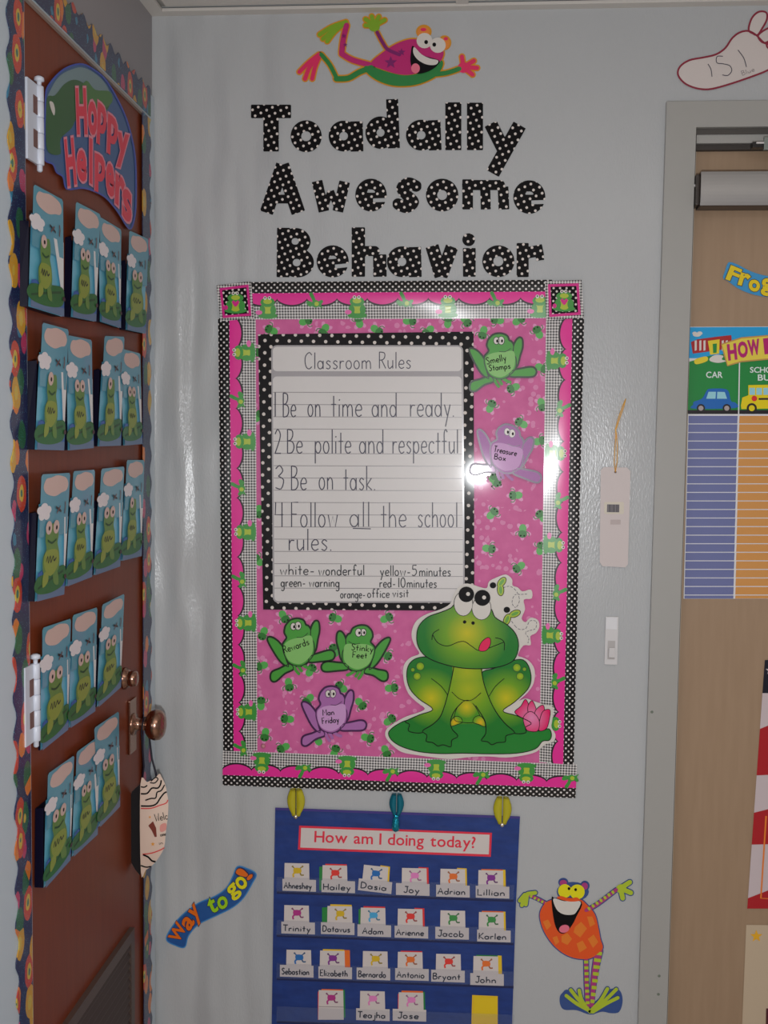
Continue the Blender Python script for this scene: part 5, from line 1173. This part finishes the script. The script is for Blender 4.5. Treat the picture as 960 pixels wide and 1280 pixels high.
D7 = (800, 760, .40625)
T = Thing('flag_poster', 'red and white striped flag poster low on the beige door', 'poster', plane_d, D7, (400, 925), .001)
FRD = mat('flag_red', (140, 20, 28), .35, 1.8); FWH = mat('flag_white', (168, 156, 158), .35, 1.7); FNV = mat('flag_navy', (16, 16, 30), .35)
def ex(y): return 384 - 54 * (y - 160) / 765
T.part('sheet', [P([(ex(160), 160), (620, 160), (590, 925), (ex(925), 925)], FWH, 0, .0006, sm=False)])
T.part('star_field', [P([(ex(160), 160), (600, 160), (600, 262), (ex(262), 262)], FNV, 2, sm=False)], top=.0006)
T.part('star', [star(400, 192, 14, FWH, 3)], top=.0006)
for (a, b, c_, d_) in ((372, 515, 340, 505), (630, 728, 628, 722), (893, 925, 850, 925)): T.part('red_stripe', [P([(ex(a), a), (600, c_ - 60), (600, d_), (ex(b), b)], FRD, 2, sm=False)], top=.0006)
T.part('orange_edged_label', [K([(388, 640), (372, 893), (480, 900)], 5, mat('label_orange', (206, 110, 40), .35), 4, sm=False)], top=.0006)
T = Thing('star_card', 'off white card with a gold star at the lower right of the beige door', 'card', plane_d, D7, (400, 1330), .001)
T.part('card', [P([(327, 975), (560, 978), (540, 1340), (312, 1340)], mat('cream_card', (160, 144, 122), .5, 1.75), 0, .0006, sm=False)])
T.part('gold_star', [star(358, 1010, 20, mat('star_gold', (196, 140, 30), .35, 1.8), 2)], top=.0006)
T.part('red_print', [P([(388, 1232), (540, 1230), (536, 1335), (386, 1335)], mat('maroon_print', (70, 24, 30), .4), 2, sm=False)], top=.0006)

# ================================================================ ON THE BROWN DOOR
L1 = (0, 0, .22917)
HS = mat('helpers_sign_blue', (44, 72, 112), .35, 1.9); HG = mat('helpers_sign_green', (36, 72, 34), .35, 1.9)
T = Thing('helpers_sign', 'rounded blue and green sign reading Hoppy Helpers at the top of the brown door', 'sign', plane_l, L1, (700, 1240), .003)
hs = [(245, 870), (243, 760), (246, 620), (250, 520), (262, 470), (320, 400), (380, 362), (450, 350), (520, 385), (580, 440), (640, 540), (690, 650), (725, 780), (740, 900), (742, 1080), (735, 1180), (715, 1245), (690, 1230), (640, 1150), (580, 1080), (520, 1045), (450, 1025), (365, 1030), (345, 965), (310, 940), (290, 895)]
T.part('board', [P(hs, HS, 0, .003)])
T.part('sky_print', [P([(262, 560), (280, 480), (330, 410), (400, 375), (450, 368), (510, 395), (570, 450), (600, 520), (560, 560), (400, 560)], mat('helpers_sky', (96, 116, 120), .35, 1.8), 1)], top=.003)
T.part('hill_print', [P([(255, 540), (300, 520), (350, 460), (400, 435), (450, 450), (500, 500), (560, 520), (600, 560), (560, 620), (430, 640), (390, 700), (330, 760), (330, 840), (265, 830), (250, 740)], HG, 2)], top=.003)
T.part('tree_print', [P([(430, 520), (470, 440), (520, 490), (600, 500), (610, 560), (540, 600), (460, 580)], mat('helpers_tree', (56, 96, 40), .35, 1.8), 2.6)], top=.003)
T.part('swan_print', [P([(270, 555), (290, 560), (300, 600), (295, 630), (280, 600)], WHITE, 3)], top=.003)
T.part('edge', [K(hs, 9, mat('helpers_edge', (44, 60, 140), .35, 1.8), 2.8, closed=True)], top=.003)
LR, LP = mat('helpers_red', (176, 30, 52), .35, 2.0), mat('helpers_pink', (200, 110, 124), .35, 1.9)
for ch, bl, r_, u_ in (('H', (424, 722), (50, 0), (-8, -230)), ('o', (484, 712), (42, 26), (0, -160)), ('p', (532, 772), (42, 30), (6, -205)), ('p', (588, 826), (46, 30), (6, -195)), ('y', (640, 900), (50, 16), (8, -172)),
                       ('H', (372, 1004), (44, -10), (-18, -232)), ('e', (424, 968), (44, 18), (0, -148)), ('l', (492, 988), (9, 6), (0, -225)), ('p', (522, 1034), (48, 20), (0, -190)), ('e', (582, 1045), (38, 26), (0, -155)), ('r', (632, 1100), (40, 36), (4, -146)), ('s', (672, 1180), (40, 30), (2, -150))):
    T.part('letter', [G(ch, bl, r_, u_, LP, 4, .075), G(ch, bl, r_, u_, LR, 5, .035)], top=.003)

SKYC = mat('pocket_sky', (84, 150, 172), .3, 1.75, coat=.3); SKYB = mat('pocket_sky_back', (70, 126, 144), .35, 1.75, coat=.3)
CLP = mat('cloud_cream', (176, 150, 142), .35, 1.75); CLW = mat('cloud_white', (196, 186, 188), .35, 1.7)
FGN = mat('job_frog_green', (76, 108, 42), .35, 1.8); FGY = mat('job_frog_olive', (112, 124, 40), .35, 1.8); PADG = mat('job_pad_green', (18, 82, 32), .35, 1.8); WAT = mat('pocket_water', (30, 76, 134), .35, 1.8)
BND = mat('pocket_tray_grey', (78, 100, 128), .35, 1.7)
rows = {1: 'top row', 2: 'second row', 3: 'third row', 4: 'fourth row', 5: 'bottom row'}
colw = {1: 'nearest the hinges', 2: 'second from the hinges', 3: 'third from the hinges', 4: 'nearest the latch edge'}
cards = {(1, 1): ((40, 230), (77, 250), (38, 383), (80, 396), 20, 1.3), (1, 2): ((93, 252), (124, 268), (91, 396), (120, 402), 10, .8), (1, 3): ((123, 271), (150, 287), (127, 402), (151, 410), 8, .4), (1, 4): ((160, 288), (184, 299), (159, 412), (182, 417), 10, 0),
 (2, 1): ((51, 403), (84, 412), (46, 562), (80, 563), 16, .8), (2, 2): ((83, 419), (113, 425), (87, 563), (117, 560), 12, .7), (2, 3): ((129, 420), (154, 421), (124, 558), (151, 557), 10, .9), (2, 4): ((151, 436), (174, 442), (156, 557), (178, 555), 10, .7),
 (3, 1): ((50, 593), (86, 591), (46, 752), (80, 743), 12, .35), (3, 2): ((90, 589), (117, 587), (84, 733), (115, 721), 9, .7), (3, 3): ((125, 586), (154, 583), (119, 719), (150, 708), 8, .5), (3, 4): ((157, 575), (179, 575), (153, 701), (177, 695), 6, .8),
 (4, 1): ((51, 785), (87, 773), (53, 938), (85, 912), 3, .2), (4, 2): ((89, 769), (120, 759), (88, 910), (119, 889), 5, .4), (4, 3): ((126, 756), (154, 742), (123, 884), (151, 859), 6, .4),
 (5, 1): ((58, 967), (91, 944), (57, 1110), (88, 1075), 12, .1), (5, 2): ((94, 940), (123, 919), (92, 1071), (122, 1043), 5, .7), (5, 3): ((116, 910), (147, 889), (125, 1034), (150, 1008), 6, .2)}
for (r, cn), (tl, tr_, bl, br, side, wedge) in cards.items():
    DF = min(max(side * .0014 + .004, .010), .022)
    q_ = [plane_l(*p_, DF) for p_ in (tl, tr_, bl, br)]
    def fn(s_, t_, d, q_=q_):
        p_ = (q_[0] * (1 - s_) + q_[1] * s_) * (1 - t_) + (q_[2] * (1 - s_) + q_[3] * s_) * t_
        p_ = p_.copy(); p_.x = d; return p_
    def bow(s_, t_): return DF + .003 * (1 - t_)
    T = Thing('frog_pocket', 'frog job pocket on the brown door, %s, %s%s' % (rows[r], colw[cn], ''), 'pocket', None, None, (.5, 1), .003, 'frog job pockets on the brown door', fn=fn)
    lean = .016
    def back(s_, t_, d, fn=fn): return fn(s_, t_, d)
    T.fn = lambda s_, t_, d, fn=fn, bow=bow: fn(s_, t_, bow(s_, t_) - .003 + d)
    # tall backing card with big cloud
    T.part('backing_card', [P([(0.04, 0), (.96, 0), (1, .02), (1, .5), (0, .5), (0, .02)], SKYB, -2, sm=False)])
    T.part('cream_cloud', [P([(.08, .10), (.16, .04), (.32, .03), (.5, .015), (.68, .02), (.86, .04), (.94, .09), (.88, .14), (.72, .155), (.52, .18), (.34, .175), (.16, .15)], CLP, -1)])
    # bowed front sheet
    V, Fc = [], []; nb = 7
    for i in range(nb):
        for t_ in (.235, .62, 1.0): V.append(T.pt(i / (nb - 1), t_, 0))
    for i in range(nb - 1):
        for k in range(2): a_ = i * 3 + k; Fc.append([a_, a_ + 1, a_ + 4, a_ + 3])
    link_mesh('front_sheet', V, Fc, [SKYC], None, T.e, T.o, True)
    # navy side and rear folder
    bside = max(0, side - 14) / 37.0 * .6
    y0 = fn(0, .3, 0); 
    V = [fn(0, .30, DF - .004), fn(0, 1, DF - .004), fn(-bside * .45, 1.0, .0035), fn(-bside, .31, .0035), fn(1, .3, DF - .006), fn(1, 1, DF - .006), fn(1.0, 1.0, .0035), fn(1.0, .31, .0035)]
    link_mesh('navy_folder', V, [[0, 1, 2, 3], [4, 7, 6, 5], [1, 5, 6, 2], [3, 2, 6, 7]], [NAVY], None, T.e, T.o)
    T.part('bottom_tray', [P([(0, .93), (1, .93), (1, 1), (0, 1)], BND, 1.2, sm=False)], label='grey blue lower edge')
    T.part('water_print', [P([(0, .78), (.12, .765), (.3, .79), (.6, .77), (1, .78), (1, .93), (0, .93)], WAT, 1, sm=False)])
    T.part('lily_pad_print', [P([(-.12, .87), (.0, .81), (.3, .79), (.7, .76), (.95, .76), (1.0, .84), (.9, .92), (.5, .955), (.1, .95), (-.08, .92)], PADG, 2), K([(.0, .90), (.5, .84), (.9, .80)], .02, mat('pad_vein', (12, 60, 24), .4), 2.6)])
    o_ = random.uniform(-.04, .04); sq = 1.5 - .6 * min(wedge, 1)
    cx = .46 + o_ * .6 - .05 * wedge
    def fx(p_): return [(cx + (a_ - .5) * sq, b_) for a_, b_ in p_]
    T.part('name_frog', [P(fx([(.36, .40), (.5, .40), (.64, .40), (.68, .5), (.66, .56), (.72, .64), (.74, .74), (.66, .80), (.34, .80), (.28, .74), (.28, .66), (.36, .60), (.32, .52)]), FGN, 3), P(fx([(.34, .62), (.66, .62), (.70, .74), (.5, .82), (.32, .74)]), FGY, 3.6), P(fx([(.3, .80), (.42, .78), (.44, .86), (.3, .90)]), FGY, 3.4), P(fx([(.58, .78), (.7, .80), (.74, .9), (.6, .88)]), FGN, 3.4)])
    if wedge < .75:
        eyes = (.40, .60)
    else: eyes = (.44,) if cn != 2 or r != 1 else (.40, .60)
    for x in eyes:
        p_ = fx([(x, .43)])[0]; T.part('eye', [E(p_[0], p_[1], .095 * (sq ** .5), .055, CLP, 4.2), E(p_[0] + .01, p_[1] + .005, .028, .018, OUT, 5)])
    T.part('smile', [K(fx([(.38, .53), (.5, .555), (.62, .53)]), .018, mat('pad_vein'), 4.2)])
    T.part('scribbled_name', [K(fx([(.36, .70), (.40, .66), (.42, .71), (.47, .66), (.49, .71), (.55, .665), (.58, .70), (.64, .68)]), .016, MARKER, 4.4)])
    T.part('small_cloud', [E(cx_ * .95 - .03, cy_, rx_, ry_, CLW, 4 + k_ * .12, 0, 12) for k_, (cx_, cy_, rx_, ry_) in enumerate([(.14, .30, .17, .045), (.0, .285, .11, .033), (.14, .262, .12, .035), (.28, .285, .11, .033), (.06, .33, .11, .035), (.23, .33, .11, .034)])], label='white cloud cut-out')
    T.part('dragonfly_print', [K([(.52, .27), (.72, .31)], .02, MARKER, 2, sm=False), K([(.56, .32), (.68, .265)], .02, mat('cloud_brown', (90, 60, 60), .4), 2, sm=False), K([(.84, .235), (.86, .27), (.84, .33)], .03, mat('cloud_brown'), 2)])
    if wedge > .05:
        wv = .20 * wedge + .07
        V = [T.pt(1.02, .36, .002), T.pt(1.0 - wv, .36, .0026), T.pt(.97, .88, .0026), T.pt(1.01, .88, .002)]
        link_mesh('white_flap', V, [[0, 1, 2, 3]], [mat('flap_white', (186, 190, 186), .3, 1.9)], None, T.e, T.o)
        T.part('flap_spot', [E(.97, .85, .05, .02, mat('dark_maroon', (46, 20, 26), .4), 5)])

# ---- Hanger on the knob: cord and padded paper sign
ky = kc.y
def plane_k(px, py, d=0.0):                  # upright plane facing the room just at the knob neck
    r_ = ray(px, py); t_ = (ky - d - CAM.y) / r_.y; return CAM + r_ * t_
H = (150, 960, .11719)
T = Thing('knob_hanger', 'white and black striped welcome hanger on a cord looped over the door knob', 'door hanger', plane_k, H, (300, 1110), .0)
wo = [(218, 170), (290, 150), (365, 115), (420, 62), (445, 100), (480, 170), (502, 270), (516, 380), (510, 520), (490, 680), (472, 840), (430, 930), (380, 1000), (330, 1050), (275, 1088), (222, 1105)]
bo = [(218, 165), (130, 250), (66, 410), (52, 620), (58, 810), (105, 980), (160, 1080), (212, 1145), (222, 1100)]
PW = mat('hanger_cream', (176, 156, 142), .5, 2.0)
def pil(u, v):                               # bulge of the pillow towards the room
    return .006 + .012 * max(0, math.sin(PI * min(1, max(0, (v - 60) / 1090)))) * max(0, math.sin(PI * min(1, max(.0, (u - 60) / 470)))) ** .5
base_pt = T.pt
class HP_(Thing): pass
T.fn = lambda u, v, d: plane_k(H[0] + u * H[2], H[1] + v * H[2], d + pil(u, v))
def fan(pts, m_, nm, cxy):
    lp = [Vector(p_) for p_ in spline(pts, 4)]; c_ = Vector(cxy); V, Fc = [T.pt(c_.x, c_.y, 0)], []
    K_ = 6; n_ = len(lp)
    for k in range(1, K_ + 1):
        for p_ in lp: w_ = c_.lerp(p_, k / K_); V.append(T.pt(w_.x, w_.y, 0))
    for i in range(n_): Fc.append([0, 1 + i, 1 + (i + 1) % n_])
    for k in range(K_ - 1):
        for i in range(n_): a_, b_ = 1 + k * n_, 1 + (k + 1) * n_; Fc.append([a_ + i, b_ + i, b_ + (i + 1) % n_, a_ + (i + 1) % n_])
    return link_mesh(nm, V, Fc, [m_], None, T.e, T.o, True)
fan(wo, PW, 'paper_front', (350, 600))
fb = Thing.__new__(Thing); fb.fn = lambda u, v, d: plane_k(H[0] + u * H[2], H[1] + v * H[2], d); fb.base = 0; fb.step = .0003; fb.o = T.o; fb.e = T.e
fb.part('back_with_shadow', [P(bo, mat('hanger_black', (8, 6, 10), .7), 2, .002, sm=False)])  # black back panel, shaped wider to paint in its shadow on the door
fb.part('back_card', [P([(p_[0], p_[1]) for p_ in wo], mat('hanger_black'), -8, .002)])
T.step = .0006
for p_, w_, m_ in (([(222, 200), (260, 205), (290, 185)], 14, BLACK), ([(222, 275), (290, 270), (340, 215), (400, 215), (430, 180), (440, 130)], 16, BLACK), ([(270, 345), (330, 325), (380, 320), (395, 260), (440, 240), (475, 180)], 14, BLACK), ([(222, 405), (330, 405), (390, 380), (430, 320), (470, 270), (498, 255)], 16, BLACK), ([(320, 155), (370, 160), (405, 120), (380, 100), (330, 140)], 12, BLACK),
                ([(222, 432), (330, 430), (420, 400), (490, 375), (512, 340)], 11, mat('hanger_red', (176, 50, 50), .5, 1.8)), ([(240, 920), (330, 910), (420, 880), (474, 850)], 11, mat('hanger_red')), ([(245, 925), (300, 950), (340, 990), (380, 1000)], 18, BLACK), ([(222, 1040), (280, 1058), (330, 1050)], 14, BLACK)):
    T.part('printed_line', [K(p_, w_, m_, 2)])
T.part('writing', write('Welc', (380, 570), (512, 545), 80, 7, BLACK, 2)); T.part('small_writing', write('come', (432, 730), (490, 720), 40, 5, BLACK, 2)); T.part('small_writing', write('in', (418, 820), (460, 812), 34, 5, BLACK, 2))
T.part('pink_print', [P([(430, 610), (490, 590), (490, 660), (432, 680)], mat('hanger_pink', (180, 120, 112), .5, 1.8), 1.5)])
T.part('crayon_print', [P([(302, 615), (352, 568), (385, 640), (392, 735), (370, 735), (340, 670)], mat('crayon_brown', (100, 40, 30), .5, 1.8), 2, sm=False)])
T.part('star_print', [star(318, 524, 16, mat('hanger_orange', (196, 130, 50), .5, 1.8), 2)]); T.part('star_print', [star(350, 812, 24, mat('hanger_orange'), 2)])
nk = Vector((.0285, ky, kc.z))
V, Fc = tube_data([fb.pt(232, 175, .004), fb.pt(255, -20, .002), nk + Vector((-.002, -.013, -.012)), nk + Vector((0, -.0135, .002)), nk + Vector((0, -.006, .014)), nk + Vector((.001, .006, .013)), nk + Vector((.004, .010, -.006)), fb.pt(340, -100, -.004), fb.pt(375, 30, .002), fb.pt(395, 110, .006)], .0019)
link_mesh('cord', V, Fc, [mat('cord_navy', (14, 12, 30), .5)], None, T.e, T.o, True)
